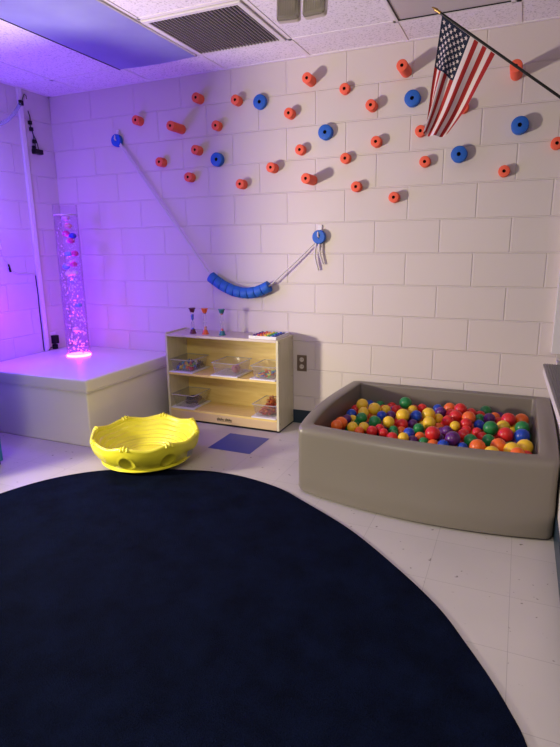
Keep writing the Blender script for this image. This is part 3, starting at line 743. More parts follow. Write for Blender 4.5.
# strands
def strands(cx, cy, z0, rx, ry, rz, n_, name, lab):
    bm = B(); r2 = random.Random(hash(name) % 100 if False else n_)
    for s in range(n_):
        th = r2.uniform(0, 2*pi); ph = math.acos(r2.uniform(0, 1)); R_ = r2.uniform(.2, 1)
        p = Vector((cx+rx*R_*sin(ph)*cos(th), cy+ry*R_*sin(ph)*sin(th), z0+.004+rz*R_*cos(ph)))
        d = Vector((r2.gauss(0,1), r2.gauss(0,1), r2.gauss(0,.6))).normalized()*.009
        nf = len(bm.faces); q_ = p+d*.5+Vector((0,0,.004))
        e_ = p+d
        for v_ in (q_, e_):
            v_.x = min(max(v_.x, cx-rx), cx+rx); v_.y = min(max(v_.y, cy-ry), cy+ry); v_.z = max(v_.z, z0+.003)
        tube(bm, [p-d*.5, q_, e_], .0024, 5)
        bm.faces.ensure_lookup_table(); mi = r2.choice((0,0,0,1,1,2))
        for f in bm.faces[nf:]: f.material_index = mi
    o = obj(name, bm, [pm('strand_red', (.42,.02,.03), .5), pm('strand_orange', (.75,.25,.04), .5), pm('strand_dark_red', (.16,.01,.03), .5)], smooth=180)
    return tag(o, lab, 'strands', None, 'stuff')
strands(2.758, -.185, zL+.012, .064, .050, .062, 620, 'coloured_strands', 'heap of red and orange plastic strands in the bottom right bin')
strands(2.762, -.110, zL+.012, .060, .050, .112, 600, 'coloured_strands', 'taller dark red strand heap at the back of the bottom right bin')

# ------------------------------------------------------------------ wall outlet
t = thing('wall_outlet', 'duplex electrical outlet on the block wall right of the shelf', 'outlet', (2.9465, 0, .45))
bm = B(); box(bm, 2.910, 2.983, -.005, 0, .393, .510, .002); obj('cover_plate', bm, M['steel'], t)
for z in (.478, .427):
    bm = B(); lathe(bm, [(0,0),(.0165,0),(.0165,.002),(0,.002)], 0, 0, 20)
    xform(bm, 0, Matrix.Translation((2.9465, -.0048, z)) @ Matrix.Rotation(radians(90), 4, 'X')); rc = obj('receptacle', bm, M['beige'], t)
    bm = B()
    for dx in (-.006, .006): box(bm, 2.9465+dx-.001, 2.9465+dx+.001, -.0072, -.0066, z-.002, z+.006)
    obj('slots', bm, M['dark'], rc)

# ------------------------------------------------------------------ left wall bits
t = thing('hanging_cable', 'black cable strip with plugs hanging high on the left wall by the raceway', 'cable', (XL, -.2, 2.0))
bm = B(); tube(bm, smooth_curve([(XL+.012,-.235,2.29),(XL+.015,-.225,2.24),(XL+.014,-.232,2.19),(XL+.018,-.215,2.13),(XL+.014,-.205,2.08),(XL+.015,-.20,2.03)], 5), .004, 6); obj('cord', bm, M['black'], t, smooth=60)
bm = B(); tube(bm, smooth_curve([(XL+.016,-.215,2.13),(XL+.02,-.19,2.08),(XL+.016,-.175,2.02)], 5), .003, 6); obj('cord', bm, M['black'], t, smooth=60)
for y, z in ((-.228,2.205),(-.222,2.16),(-.205,2.075),(-.215,2.03)):
    bm = B(); box(bm, XL+.002, XL+.026, y-.013, y+.010, z-.012, z+.016, .004); obj('cable_clip', bm, M['black'], t)
bm = B(); box(bm, XL, XL+.04, -.232, -.150, 1.985, 2.022, .006); obj('adapter_plug', bm, M['black'], t)
t = thing('wall_clip', 'small black clip at the top of the white raceway holding a clear cord', 'clip', (XL+.022, -.31, 2.327))
bm = B(); box(bm, XL+.021, XL+.04, -.325, -.292, 2.31, 2.345, .004); obj('clip_body', bm, M['black'], t)
bm = B(); tube(bm, [(XL+.03,-.30,2.34),(XL+.02,-.262,2.40),(XL+.02,-.245,2.392),(XL+.012,-.235,2.37)], .003, 6); obj('wire', bm, M['black'], t, smooth=60)
bm = B(); tube(bm, smooth_curve([(XL+.03,-.32,2.318),(XL+.05,-.40,2.235),(XL+.06,-.50,2.16),(XL+.06,-.62,2.12),(XL+.05,-.9,2.12),(XL+.02,-1.2,2.2)], 6), .013, 10)
tag(obj('light_rope', bm, clear_mat('frosted_light_rope', (.92,.95,1), (.6,.7,.95), .25), smooth=60), 'frosted clear light rope drooping from the clip at top left', 'light rope')
t = thing('wall_cable', 'thin white cord with a small connector looping on the left wall', 'cord', (XL, -.55, 1.07))
bm = B(); tube(bm, smooth_curve([(XL+.006,-.66,1.45),(XL+.008,-.635,1.31),(XL+.008,-.60,1.20),(XL+.008,-.565,1.12),(XL+.006,-.49,1.088),(XL+.006,-.40,1.085),(XL+.006,-.325,1.07)], 6), .0035, 6); obj('cord', bm, M['rope'], t, smooth=60)
for y, z in ((-.632,1.30),(-.572,1.135)):
    bm = B(); tube(bm, [(XL+.009,y-.006,z+.028),(XL+.009,y+.008,z-.028)], .008, 8); obj('connector', bm, M['lid'] if z > 1.2 else M['black'], t, smooth=60)
bm = B(); rp_ = random.Random(2); tube(bm, smooth_curve([(XL+.004,-.326-.004*rp_.random(),1.07-.061*k) for k in range(11)], 3), .0035, 6)
tag(obj('wall_cable', bm, M['black'], smooth=60), 'thin black cord running down along the white raceway to the platform', 'cord')
t = thing('power_adapter', 'black power adapter in the corner behind the bubble tube', 'power adapter', (XL, -.215, .458))
bm = B(); box(bm, XL, XL+.045, -.242, -.196, .505, .575, .006); obj('adapter_body', bm, M['black'], t)
bm = B(); box(bm, XL+.001, XL+.036, -.238, -.205, .459, .500, .006); obj('plug', bm, M['black'], t)
bm = B(); tube(bm, [(XL+.02,-.24,.482),(XL+.02,-.275,.478),(XL+.03,-.30,.463)], .003, 6); obj('cord', bm, M['black'], t, smooth=60)
bm = B(); box(bm, XL, XL+.006, -.25, -.19, .575, .60, .002); obj('outlet_plate', bm, M['white'], t)

# teal cabinet at the left edge, unseen height made to block warm light
CX0, CX1, CY0, CY1 = .95, 1.535, -1.80, -1.395
t = thing('storage_cabinet', 'teal storage unit with a black foot, cut off by the left edge', 'cabinet', ((CX0+CX1)/2, (CY0+CY1)/2, 0))
bm = B(); box(bm, CX0, CX1, CY0, CY1, .022, 1.62, .006, 2); obj('cabinet_body', bm, M['teal'], t, smooth=50)
for k, (a, c) in enumerate(((CX0+.006, (CX0+CX1)/2-.002), ((CX0+CX1)/2+.002, CX1-.006))):
    bm = B(); box(bm, a, c, CY0-.018, CY0, .05, 1.60, .004); d = obj('door', bm, M['teal'], t)
    hx = c-.03 if k == 0 else a+.03
    bm = B(); tube(bm, [(hx, CY0-.016, .80), (hx, CY0-.045, .81), (hx, CY0-.045, .93), (hx, CY0-.016, .94)], .005, 8); obj('handle', bm, M['black'], d, smooth=50)
for x, y in ((CX0+.04,CY0+.03),(CX1-.025,CY0+.03),(CX0+.04,CY1-.025),(CX1-.025,CY1-.025)):
    bm = B(); lathe(bm, [(0,0),(.018,0),(.018,.022),(0,.022)], x, y, 14); obj('foot', bm, M['black'], t)

# ------------------------------------------------------------------ ball pit
PX0, PX1, PY0, PY1 = 3.335, 4.562, -1.078, -.022
t = thing('ball_pit', 'taupe padded ball pit with arched sides filled with coloured balls', 'ball pit', ((PX0+PX1)/2, -.55, 0))
def rect(x0, x1, y0, y1, r, ns=24, nc=6):
    out = []
    cs = [((x1-r, y0+r), -90), ((x1-r, y1-r), 0), ((x0+r, y1-r), 90), ((x0+r, y0+r), 180)]
    starts = [(x0+r, y0), (x1, y0+r), (x1-r, y1), (x0, y1-r)]
    ends = [(x1-r, y0), (x1, y1-r), (x0+r, y1), (x0, y0+r)]
    for s in range(4):
        for k in range(ns): u = k/ns; out.append((starts[s][0]+(ends[s][0]-starts[s][0])*u, starts[s][1]+(ends[s][1]-starts[s][1])*u))
        for k in range(nc):
            a = radians(cs[s][1]+90*k/nc); out.append((cs[s][0][0]+r*cos(a), cs[s][0][1]+r*sin(a)))
    return out
OUT = rect(PX0, PX1, PY0, PY1, .030); INN = rect(3.405, 4.476, -1.016, -.088, .02)
def ztop(x, y):
    u = (y-PY0)/(PY1-PY0)                      # 0 front .. 1 back
    base = .350+(.366-.350)*u - .012*max(0, (x-PX0)/(PX1-PX0))*(1-u)
    return base+.044*sin(pi*min(1, u**.62))
def bulge(x, y, f, amt):
    w = (x-PX0)/(PX1-PX0); k = max(0, (-.55-y)/(.55-.0))
    k = min(1, max(0, (-.62-y)/.4))
    return y-amt*sin(pi*min(1, max(0, w)))**.8*k*f
bm = B(); rings = []
levels = [('o', .006, .012, 0), ('o', 0, .03, .1), ('o', 0, .10, .8), ('o', 0, .2, .9), ('o', .0, .3, .95), ('o', .0, -.026, 1), ('o', .001, -.014, 1), ('o', .006, -.005, 1), ('o', .014, -.0005, 1), ('m', .5, 0, 1), ('i', -.008, -.001, 1), ('i', -.002, -.005, 1), ('i', 0, -.014, 1), ('i', 0, -.12, 1), ('i', 0, .06, 1)]
cx, cy = (PX0+PX1)/2, (PY0+PY1)/2
for kind, ins, zz, hf in levels:
    ring = []
    for (ox, oy), (ix, iy) in zip(OUT, INN):
        if kind == 'o':
            x = ox+(ins if ox < cx else -ins); y = oy+(ins if oy < cy else -ins)
        elif kind == 'i':
            x = ix+(ins if ix < cx else -ins); y = iy+(ins if iy < cy else -ins)
        else: x, y = (ox+ix)/2, (oy+iy)/2
        zt_ = ztop(x, y); z = zt_+zz if zz <= 0 else (zz if kind == 'i' or zz < .03 else min(zz, zt_-.05))
        # the front leans out: most at the foot
        amt = .10*(1-.75*min(1, z/.36)) if kind == 'o' else (.030 if kind == 'i' else .028)
        w = min(1, max(0, (x-PX0)/(PX1-PX0))); yy = bulge(x, y, 1, amt+.0)
        if kind == 'o' and z < .2 and oy < PY0+.05 : yy -= .06*w*(1-z/.2)
        z -= .010*sin(pi*w)*(1 if (zz <= 0 and y < -.9) else 0)
        ring.append(bm.verts.new((x, yy, z)))
    rings.append(ring)
nn = len(OUT)
for a, b in zip(rings, rings[1:]):
    for i in range(nn): bm.faces.new([a[i], a[(i+1) % nn], b[(i+1) % nn], b[i]])
bm.faces.new(rings[0][::-1])
obj('padded_wall', bm, M['pit'], t, smooth=55)
bm = B(); box(bm, 3.408, 4.470, -1.0, -.088, .058, .085); obj('floor_mat', bm, M['pit_in'], t)

BC = {'R':('red',(.62,.022,.022)),'Y':('yellow',(.80,.52,.03)),'G':('green',(.015,.20,.05)),'B':('blue',(.01,.055,.42)),'O':('orange',(.78,.14,.02)),'P':('purple',(.10,.02,.15))}
BMt = {k: pm('ball_'+v[0], v[1], .33, spec=.45) for k, v in BC.items()}
BALLS = "Y 3.5031 -0.4047 0.3119 0.0369 1;Y 3.5958 -0.4696 0.3129 0.0379 1;R 3.4571 -0.3790 0.2683 0.0310 1;B 3.4704 -0.5267 0.2829 0.0317 1;Y 3.5437 -0.5254 0.2996 0.0333 1;G 3.5676 -0.6580 0.3089 0.0322 1;P 3.4740 -0.6351 0.2844 0.0278 1;Y 3.4935 -0.5824 0.2641 0.0310 1;B 3.6530 -0.5220 0.2912 0.0301 1;G 3.6496 -0.6762 0.3006 0.0351 1;Y 3.5516 -0.7863 0.2928 0.0306 1;Y 3.6067 -0.7558 0.2881 0.0306 1;O 3.4770 -0.7612 0.2996 0.0362 1;O 3.4724 -0.8301 0.3061 0.0327 1;G 3.5431 -0.6203 0.2639 0.0310 1;G 3.5277 -0.7400 0.2592 0.0310 1;O 3.5985 -0.8186 0.2843 0.0265 1;R 3.6628 -0.7955 0.2850 0.0310 1;R 3.6936 -0.7466 0.2886 0.0265 1;P 3.6766 -0.7081 0.2488 0.0310 1;R 3.7246 -0.7898 0.2819 0.0265 1;Y 3.6500 -0.4057 0.2939 0.0311 1;R 3.6978 -0.3358 0.2826 0.0273 1;P 3.6977 -0.4736 0.2853 0.0283 1;G 3.7468 -0.2900 0.3166 0.0385 1;Y 3.7973 -0.3267 0.2876 0.0291 1;R 3.8474 -0.2790 0.2899 0.0294 1;Y 3.7801 -0.5443 0.3158 0.0385 1;B 3.8505 -0.5085 0.3102 0.0325 1;P 3.8050 -0.4788 0.2765 0.0310 1;R 3.7917 -0.6189 0.2856 0.0328 1;P 3.8448 -0.5738 0.2811 0.0269 1;O 3.8592 -0.4505 0.2640 0.0310 1;Y 3.9140 -0.4722 0.3164 0.0385 1;Y 3.9351 -0.5882 0.3042 0.0349 1;Y 3.7233 -0.6588 0.3041 0.0333 1;G 3.7639 -0.7191 0.2795 0.0265 1;G 3.7770 -0.7699 0.2699 0.0265 1;O 3.7998 -0.6776 0.2609 0.0310 1;B 3.8570 -0.7636 0.2888 0.0312 1;Y 3.8443 -0.8534 0.2919 0.0289 1;P 3.8861 -0.8182 0.2665 0.0310 1;O 3.9152 -0.7677 0.2771 0.0278 1;G 3.8909 -0.6612 0.2879 0.0291 1;G 3.9455 -0.8321 0.2743 0.0265 1;R 3.7805 -0.8275 0.2746 0.0310 1;Y 3.8984 -0.5295 0.2609 0.0310 1;P 3.6992 -0.6181 0.2578 0.0310 1;Y 3.9650 -0.4288 0.2847 0.0283 1;B 3.9373 -0.2482 0.2876 0.0293 1;P 3.9685 -0.3559 0.3022 0.0319 1;O 4.0092 -0.2687 0.3037 0.0358 1;O 3.9637 -0.3028 0.2680 0.0310 1;R 4.0742 -0.3156 0.3186 0.0375 1;R 4.0329 -0.3730 0.2973 0.0345 1;R 4.0282 -0.5124 0.3002 0.0333 1;R 4.0620 -0.4377 0.3105 0.0373 1;P 4.0603 -0.2368 0.2740 0.0310 1;R 4.1342 -0.2926 0.2954 0.0304 1;O 4.1337 -0.4615 0.3163 0.0381 1;R 4.1276 -0.5310 0.3022 0.0327 1;Y 4.0712 -0.5560 0.2907 0.0283 1;R 4.1845 -0.2627 0.2757 0.0310 1;G 4.1859 -0.3290 0.2760 0.0310 1;B 4.1926 -0.4841 0.2893 0.0296 1;R 3.9839 -0.8004 0.3166 0.0385 1;O 3.9820 -0.5476 0.2643 0.0310 1;P 4.0394 -0.6484 0.2885 0.0287 1;P 4.0152 -0.7581 0.2777 0.0265 1;P 4.0879 -0.8322 0.3127 0.0385 1;B 4.0495 -0.8842 0.2899 0.0293 1;B 4.1399 -0.8562 0.2812 0.0265 1;O 3.9969 -0.8586 0.2735 0.0310 1;R 4.1339 -0.5886 0.2841 0.0276 1;R 4.1289 -0.6910 0.2929 0.0309 1;R 4.1899 -0.5984 0.2824 0.0273 1;G 4.1717 -0.7935 0.3010 0.0338 1;O 4.2125 -0.9091 0.3132 0.0380 1;R 4.2203 -0.6429 0.2770 0.0265 1;P 4.0099 -0.6038 0.2609 0.0310 1;R 4.0103 -0.4667 0.2582 0.0310 1;G 4.2106 -0.2052 0.2910 0.0336 1;P 4.2395 -0.3628 0.2962 0.0322 1;O 4.2652 -0.2491 0.2711 0.0310 1;G 4.2567 -0.6044 0.3176 0.0385 1;Y 4.3169 -0.5201 0.3053 0.0355 1;R 4.3406 -0.4392 0.3241 0.0385 1;O 4.4071 -0.3937 0.3141 0.0385 1;Y 4.3659 -0.4172 0.2628 0.0310 1;G 4.4103 -0.5648 0.3249 0.0372 1;B 4.4097 -0.6806 0.3177 0.0385 1;R 4.3327 -0.6885 0.3183 0.0385 1;R 4.2904 -0.3193 0.2648 0.0310 1;G 4.4300 -0.5329 0.2675 0.0310 1;Y 4.4225 -0.8518 0.3213 0.0385 1;O 4.3058 -0.8589 0.3129 0.0385 1;Y 4.3671 -0.9057 0.3172 0.0385 1;O 4.3916 -0.9755 0.3227 0.0355 1;R 4.4316 -0.9156 0.2982 0.0294 1;Y 4.2799 -0.9691 0.3100 0.0369 1;G 4.2550 -0.7426 0.2964 0.0318 1;G 4.3414 -0.8358 0.2631 0.0265 1;R 4.2808 -0.5616 0.2607 0.0310 1;G 4.4345 -0.8114 0.2713 0.0265 1;B 3.4475 -0.9755 0.2400 0.0345 0;G 3.5240 -0.9765 0.2350 0.0345 0;P 3.5932 -0.9746 0.2302 0.0345 0;R 3.6676 -0.9761 0.2399 0.0345 0;G 3.7429 -0.9749 0.2304 0.0345 0;P 3.8170 -0.9765 0.2386 0.0345 0;R 3.8880 -0.9765 0.2329 0.0345 0;Y 3.9585 -0.9749 0.2346 0.0345 0;R 4.0359 -0.9765 0.2351 0.0345 0;R 4.1049 -0.9725 0.2285 0.0345 0;R 4.1780 -0.9744 0.2305 0.0345 0;O 4.2550 -0.9745 0.2380 0.0345 0;O 4.3270 -0.9765 0.2326 0.0345 0;Y 4.3973 -0.9736 0.2358 0.0345 0;R 3.4829 -0.9128 0.2326 0.0345 0;Y 3.5562 -0.9117 0.2346 0.0345 0;R 3.6349 -0.9130 0.2341 0.0345 0;P 3.7041 -0.9174 0.2340 0.0345 0;Y 3.7779 -0.9107 0.2310 0.0345 0;R 3.8513 -0.9162 0.2370 0.0345 0;G 3.9279 -0.9129 0.2394 0.0345 0;R 3.9972 -0.9122 0.2351 0.0345 0;B 4.0681 -0.9117 0.2328 0.0345 0;O 4.1382 -0.9048 0.2346 0.0345 0;O 4.2118 -0.9061 0.2340 0.0345 0;Y 4.2891 -0.9134 0.2343 0.0345 0;O 4.3589 -0.9149 0.2320 0.0345 0;O 3.4480 -0.8480 0.2355 0.0345 0;R 3.5192 -0.8445 0.2332 0.0345 0;R 3.5945 -0.8516 0.2304 0.0345 0;G 3.6657 -0.8504 0.2351 0.0345 0;P 3.7353 -0.8556 0.2298 0.0345 0;Y 3.8180 -0.8542 0.2274 0.0345 0;B 3.8880 -0.8615 0.2152 0.0345 0;R 3.9562 -0.8481 0.2160 0.0345 0;O 4.0406 -0.8503 0.2154 0.0345 0;P 4.1079 -0.8424 0.2302 0.0345 0;B 4.1800 -0.8444 0.2341 0.0345 0;B 4.2500 -0.8434 0.2357 0.0345 0;O 4.3139 -0.8416 0.2085 0.0345 0;G 4.4023 -0.8483 0.2344 0.0345 0;P 3.4858 -0.7837 0.2327 0.0345 0;B 3.5617 -0.7875 0.2280 0.0345 0;R 3.6308 -0.7910 0.2224 0.0345 0;P 3.7039 -0.7949 0.2178 0.0345 0;G 3.7766 -0.7875 0.1916 0.0345 0;R 3.8458 -0.7944 0.2056 0.0345 0;Y 3.9303 -0.7810 0.2177 0.0345 0;R 3.9991 -0.7853 0.2249 0.0345 0;B 4.0680 -0.7828 0.2368 0.0345 0;Y 4.1443 -0.7838 0.2376 0.0345 0;O 4.2137 -0.7835 0.2361 0.0345 0;R 4.2876 -0.7827 0.2360 0.0345 0;G 4.3594 -0.7847 0.2342 0.0345 0;R 3.4517 -0.7197 0.2408 0.0345 0;P 3.5190 -0.7154 0.1986 0.0345 0;G 3.5947 -0.7248 0.2317 0.0345 0;R 3.6460 -0.6971 0.1915 0.0345 0;R 3.7521 -0.7260 0.2191 0.0345 0;Y 3.8212 -0.7301 0.2139 0.0345 0;G 3.8875 -0.7193 0.2373 0.0345 0;R 3.9621 -0.7219 0.2407 0.0345 0;Y 4.0361 -0.7194 0.2339 0.0345 0;R 4.1067 -0.7229 0.2359 0.0345 0;O 4.1768 -0.7227 0.2327 0.0345 0;O 4.2522 -0.7178 0.2345 0.0345 0;P 4.3265 -0.7191 0.2324 0.0345 0;O 4.4002 -0.7142 0.2302 0.0345 0;B 3.4886 -0.6610 0.2293 0.0345 0;G 3.5619 -0.6649 0.2192 0.0345 0;R 3.6284 -0.6463 0.2361 0.0345 0;O 3.7092 -0.6644 0.2119 0.0345 0;R 3.7754 -0.6439 0.2098 0.0345 0;G 3.8547 -0.6498 0.2359 0.0345 0;G 3.9233 -0.6591 0.2312 0.0345 0;O 3.9927 -0.6602 0.2316 0.0345 0;R 4.0698 -0.6557 0.2331 0.0345 0;R 4.1391 -0.6574 0.2373 0.0345 0;B 4.2111 -0.6638 0.2196 0.0345 0;G 4.2878 -0.6584 0.2293 0.0345 0;G 4.3637 -0.6553 0.2382 0.0345 0;R 3.4475 -0.5976 0.2129 0.0345 0;G 3.5252 -0.5840 0.2025 0.0345 0;P 3.5982 -0.5839 0.2333 0.0345 0;Y 3.6655 -0.5778 0.2174 0.0345 0;O 3.7431 -0.5838 0.2226 0.0345 0;R 3.8138 -0.5892 0.2290 0.0345 0;P 3.8831 -0.5866 0.2319 0.0345 0;P 3.9519 -0.5958 0.2307 0.0345 0;R 4.0412 -0.5820 0.2071 0.0345 0;P 4.1065 -0.5935 0.2278 0.0345 0;B 4.1770 -0.5926 0.2219 0.0345 0;G 4.2455 -0.6037 0.2244 0.0345 0;Y 4.3303 -0.5948 0.2325 0.0345 0;P 4.4031 -0.5934 0.2354 0.0345 0;G 3.4891 -0.5233 0.2190 0.0345 0;O 3.5569 -0.5281 0.2328 0.0345 0;O 3.6279 -0.5212 0.2313 0.0345 0;R 3.7075 -0.5249 0.2345 0.0345 0;O 3.7767 -0.5256 0.2398 0.0345 0;R 3.8442 -0.5270 0.2235 0.0345 0;O 3.9400 -0.5286 0.2098 0.0345 0;G 4.0084 -0.5169 0.2122 0.0345 0;R 4.0757 -0.5250 0.2271 0.0345 0;Y 4.1443 -0.5320 0.2344 0.0345 0;R 4.2137 -0.5293 0.2329 0.0345 0;R 4.2933 -0.5182 0.2127 0.0345 0;P 4.3657 -0.5291 0.2350 0.0345 0;R 3.4507 -0.4647 0.2365 0.0345 0;R 3.5215 -0.4641 0.2357 0.0345 0;Y 3.5933 -0.4611 0.2348 0.0345 0;B 3.6673 -0.4630 0.2310 0.0345 0;R 3.7401 -0.4637 0.2385 0.0345 0;B 3.8126 -0.4570 0.2108 0.0345 0;B 3.8900 -0.4531 0.2028 0.0345 0;P 3.9565 -0.4620 0.2205 0.0345 0;R 4.0514 -0.4566 0.2076 0.0345 0;R 4.1115 -0.4672 0.2408 0.0345 0;R 4.1799 -0.4622 0.2300 0.0345 0;P 4.2491 -0.4622 0.2349 0.0345 0;Y 4.3253 -0.4596 0.2318 0.0345 0;G 4.3985 -0.4684 0.2279 0.0345 0;Y 3.4944 -0.4024 0.2192 0.0345 0;O 3.5617 -0.3993 0.2361 0.0345 0;P 3.6309 -0.4016 0.2308 0.0345 0;Y 3.6999 -0.3989 0.2377 0.0345 0;B 3.7711 -0.4017 0.2342 0.0345 0;O 3.8489 -0.3947 0.2307 0.0345 0;P 3.9245 -0.3997 0.2351 0.0345 0;P 3.9942 -0.4024 0.2269 0.0345 0;O 4.0701 -0.3975 0.2412 0.0345 0;O 4.1392 -0.4011 0.2355 0.0345 0;R 4.2148 -0.4009 0.2353 0.0345 0;P 4.2853 -0.4029 0.2315 0.0345 0;Y 4.3692 -0.3920 0.2013 0.0345 0;O 3.4475 -0.3293 0.2261 0.0345 0;P 3.5228 -0.3352 0.2360 0.0345 0;B 3.5963 -0.3382 0.2371 0.0345 0;Y 3.6650 -0.3319 0.2299 0.0345 0;O 3.7416 -0.3350 0.2384 0.0345 0;B 3.8134 -0.3352 0.2262 0.0345 0;R 3.8879 -0.3373 0.2331 0.0345 0;Y 3.9580 -0.3422 0.2152 0.0345 0;O 4.0337 -0.3315 0.2303 0.0345 0;R 4.1101 -0.3305 0.2332 0.0345 0;Y 4.1748 -0.3459 0.2132 0.0345 0;Y 4.2431 -0.3386 0.2232 0.0345 0;B 4.3307 -0.3361 0.2155 0.0345 0;P 4.3980 -0.3328 0.2318 0.0345 0;B 3.4841 -0.2700 0.2276 0.0345 0;O 3.5576 -0.2737 0.2312 0.0345 0;R 3.6270 -0.2738 0.2323 0.0345 0;R 3.7047 -0.2751 0.2376 0.0345 0;Y 3.7742 -0.2698 0.2378 0.0345 0;Y 3.8460 -0.2672 0.2267 0.0345 0;P 3.9181 -0.2686 0.2298 0.0345 0;O 4.0015 -0.2671 0.2267 0.0345 0;O 4.0716 -0.2743 0.2199 0.0345 0;R 4.1406 -0.2682 0.2239 0.0345 0;B 4.2225 -0.2672 0.2186 0.0345 0;R 4.2916 -0.2746 0.2164 0.0345 0;O 4.3638 -0.2673 0.2341 0.0345 0;O 3.4497 -0.2049 0.2311 0.0345 0;G 3.5238 -0.2079 0.2355 0.0345 0;R 3.5948 -0.2106 0.2320 0.0345 0;B 3.6681 -0.2066 0.2342 0.0345 0;O 3.7436 -0.2079 0.2313 0.0345 0;G 3.8129 -0.2068 0.2346 0.0345 0;P 3.8905 -0.2055 0.2382 0.0345 0;P 3.9619 -0.2075 0.2381 0.0345 0;Y 4.0301 -0.2035 0.2258 0.0345 0;R 4.1063 -0.2080 0.2361 0.0345 0;G 4.1793 -0.2001 0.2303 0.0345 0;P 4.2521 -0.1997 0.2295 0.0345 0;R 4.3232 -0.2072 0.2343 0.0345 0;R 4.3975 -0.2048 0.2334 0.0345 0;B 3.4835 -0.1409 0.2329 0.0345 0;G 3.5546 -0.1455 0.2365 0.0345 0;R 3.6321 -0.1421 0.2336 0.0345 0;R 3.7014 -0.1402 0.2307 0.0345 0;R 3.7765 -0.1468 0.2338 0.0345 0;Y 3.8496 -0.1393 0.2264 0.0345 0;O 3.9271 -0.1456 0.2359 0.0345 0;G 3.9973 -0.1431 0.2350 0.0345 0;Y 4.0705 -0.1433 0.2329 0.0345 0;Y 4.1420 -0.1416 0.2305 0.0345 0;B 4.2174 -0.1397 0.2274 0.0345 0;P 4.2866 -0.1377 0.2400 0.0345 0;G 4.3607 -0.1460 0.2344 0.0345 0"
bl = []
for e in BALLS.split(';'):
    a = e.split(' '); bl.append((a[0], float(a[1]), float(a[2]), float(a[3]), float(a[4]), int(a[5])))
bme = {}
for k in BC:
    bm = B(); ball(bm, (0,0,0), .0345, 28, 18); me = bpy.data.meshes.new('pit_ball_'+BC[k][0]); 
    for f in bm.faces: f.smooth = True
    bm.to_mesh(me); bm.free(); me.materials.append(BMt[k]); bme[k] = me
# labels: colour + which part of the pit + its place among balls of that colour there
XB = [('left end', 3.68), ('left middle', 3.93), ('right middle', 4.18), ('right end', 9)]
YBd = [('front', -.72), ('middle', -.42), ('back', 9)]
def zone(x, y): return next(n_ for n_, l in XB if x < l), next(n_ for n_, l in YBd if y < l)
groups = {}
for i, b_ in enumerate(bl):
    if b_[5]: groups.setdefault((b_[0],)+zone(b_[1], b_[2]), []).append(i)
olab = {}
def ordn(k, n_):
    if n_ == 2: return ('left one of two', 'right one of two')[k]
    return ['leftmost', 'second from left', 'third from left', 'fourth from left', 'fifth from left', 'sixth from left', 'seventh from left', 'eighth from left'][k] + ' of %d' % n_
for key, ids in groups.items():
    ids.sort(key=lambda i: bl[i][1]*.81+bl[i][2]*.59)
    c_, xz, yz = BC[key[0]][0], key[1], key[2]
    for k, i in enumerate(ids):
        sm = 'small ' if bl[i][4] < .0285 else ''
        if len(ids) == 1: olab[i] = 'only %s%s ball in the %s row, %s of the pit' % (sm, c_, yz, xz)
        else: olab[i] = '%s%s ball, %s in %s row, pit %s' % (sm, c_, ordn(k, len(ids)), yz, xz)
for i, (k, x, y, z, sm, top) in enumerate(bl):
    o = bpy.data.objects.new('pit_ball', bme[k]); C.objects.link(o); o.location = (x, y, z)
    o.scale = (sm/.0345,)*3
    if top: tag(o, olab[i], 'ball', 'balls on the surface of the pit')
    else: tag(o, '%s ball lying deeper, below the top layer of balls in the pit' % BC[k][0], 'ball', '%s balls under the top layer' % BC[k][0])

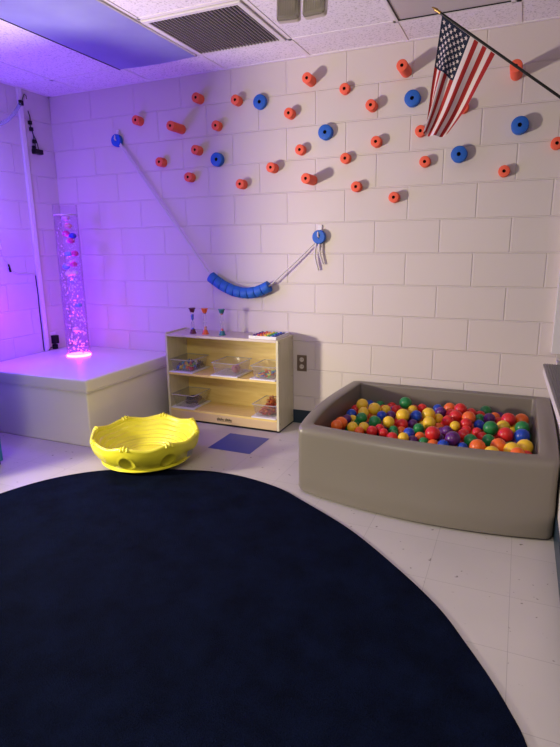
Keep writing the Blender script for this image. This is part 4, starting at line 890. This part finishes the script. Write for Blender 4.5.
# ------------------------------------------------------------------ light
def plight(name, loc, col, e, r=.05):
    l = bpy.data.lights.new(name, 'POINT'); l.color = col; l.energy = e; l.shadow_soft_size = r
    o = bpy.data.objects.new(name, l); C.objects.link(o); o.location = loc; return o
def alight(name, loc, rot, sx, sy, col, e):
    l = bpy.data.lights.new(name, 'AREA'); l.shape = 'RECTANGLE'; l.size = sx; l.size_y = sy; l.color = col; l.energy = e
    o = bpy.data.objects.new(name, l); C.objects.link(o); o.location = loc; o.rotation_euler = rot; return o
def slight(name, loc, to, half, blend, col, e, r):
    l = bpy.data.lights.new(name, 'SPOT'); l.color = col; l.energy = e; l.shadow_soft_size = r; l.spot_size = radians(2*half); l.spot_blend = blend
    o = bpy.data.objects.new(name, l); C.objects.link(o); o.location = loc
    o.rotation_euler = (Vector(to)-Vector(loc)).to_track_quat('-Z', 'Y').to_euler(); return o
slight('lamp_warm', (1.15, -2.45, .95), (4.3, -.2, 1.60), 68, 1.0, (1, .88, .70), 335, .12)
alight('room_light', (3.3, -4.2, 2.40), (0, 0, 0), 1.0, .6, (1, .91, .79), 54)
plight('lamp_violet', (1.03, -.84, .84), (.10, .004, 1), 18, .04)
plight('violet_fill_high', (1.30, -1.05, 1.50), (.24, .06, 1), 23, .05)  # second violet lamp, added to lift the violet on the ceiling
plight('lamp_blue', (.92, -.78, 1.90), (.05, .10, 1), 1.2, .05)
for k in range(8):
    plight('tube_glow_fill', (TX, TY, TZ+.05+k*.135), (.50, .008, 1), .36-.012*k, .02)  # lamps added up the tube axis for the glow its bubbles scatter
w = bpy.data.worlds.new('World'); sc.world = w; w.use_nodes = True
w.node_tree.nodes['Background'].inputs[0].default_value = (.05, .06, .09, 1); w.node_tree.nodes['Background'].inputs[1].default_value = .5

# ------------------------------------------------------------------ camera
cd = bpy.data.cameras.new('camera'); cam = bpy.data.objects.new('camera', cd); C.objects.link(cam)
cd.sensor_fit = 'HORIZONTAL'; cd.sensor_width = 36; cd.lens = 545.6671*36/560; cd.clip_start = .02
cam.location = (4.336, -3.5798, 1.2794); cam.rotation_euler = (1.3397, .0118, .4089)
sc.camera = cam
sc.view_settings.view_transform = 'Standard'; sc.view_settings.look = 'None'; sc.view_settings.gamma = 1; sc.view_settings.use_curve_mapping = False
sc.view_settings.exposure = .07
sc.cycles.use_denoising = True; sc.cycles.max_bounces = 10; sc.cycles.transparent_max_bounces = 24
sc.cycles.sample_clamp_indirect = 4; sc.cycles.caustics_reflective = False; sc.cycles.caustics_refractive = False
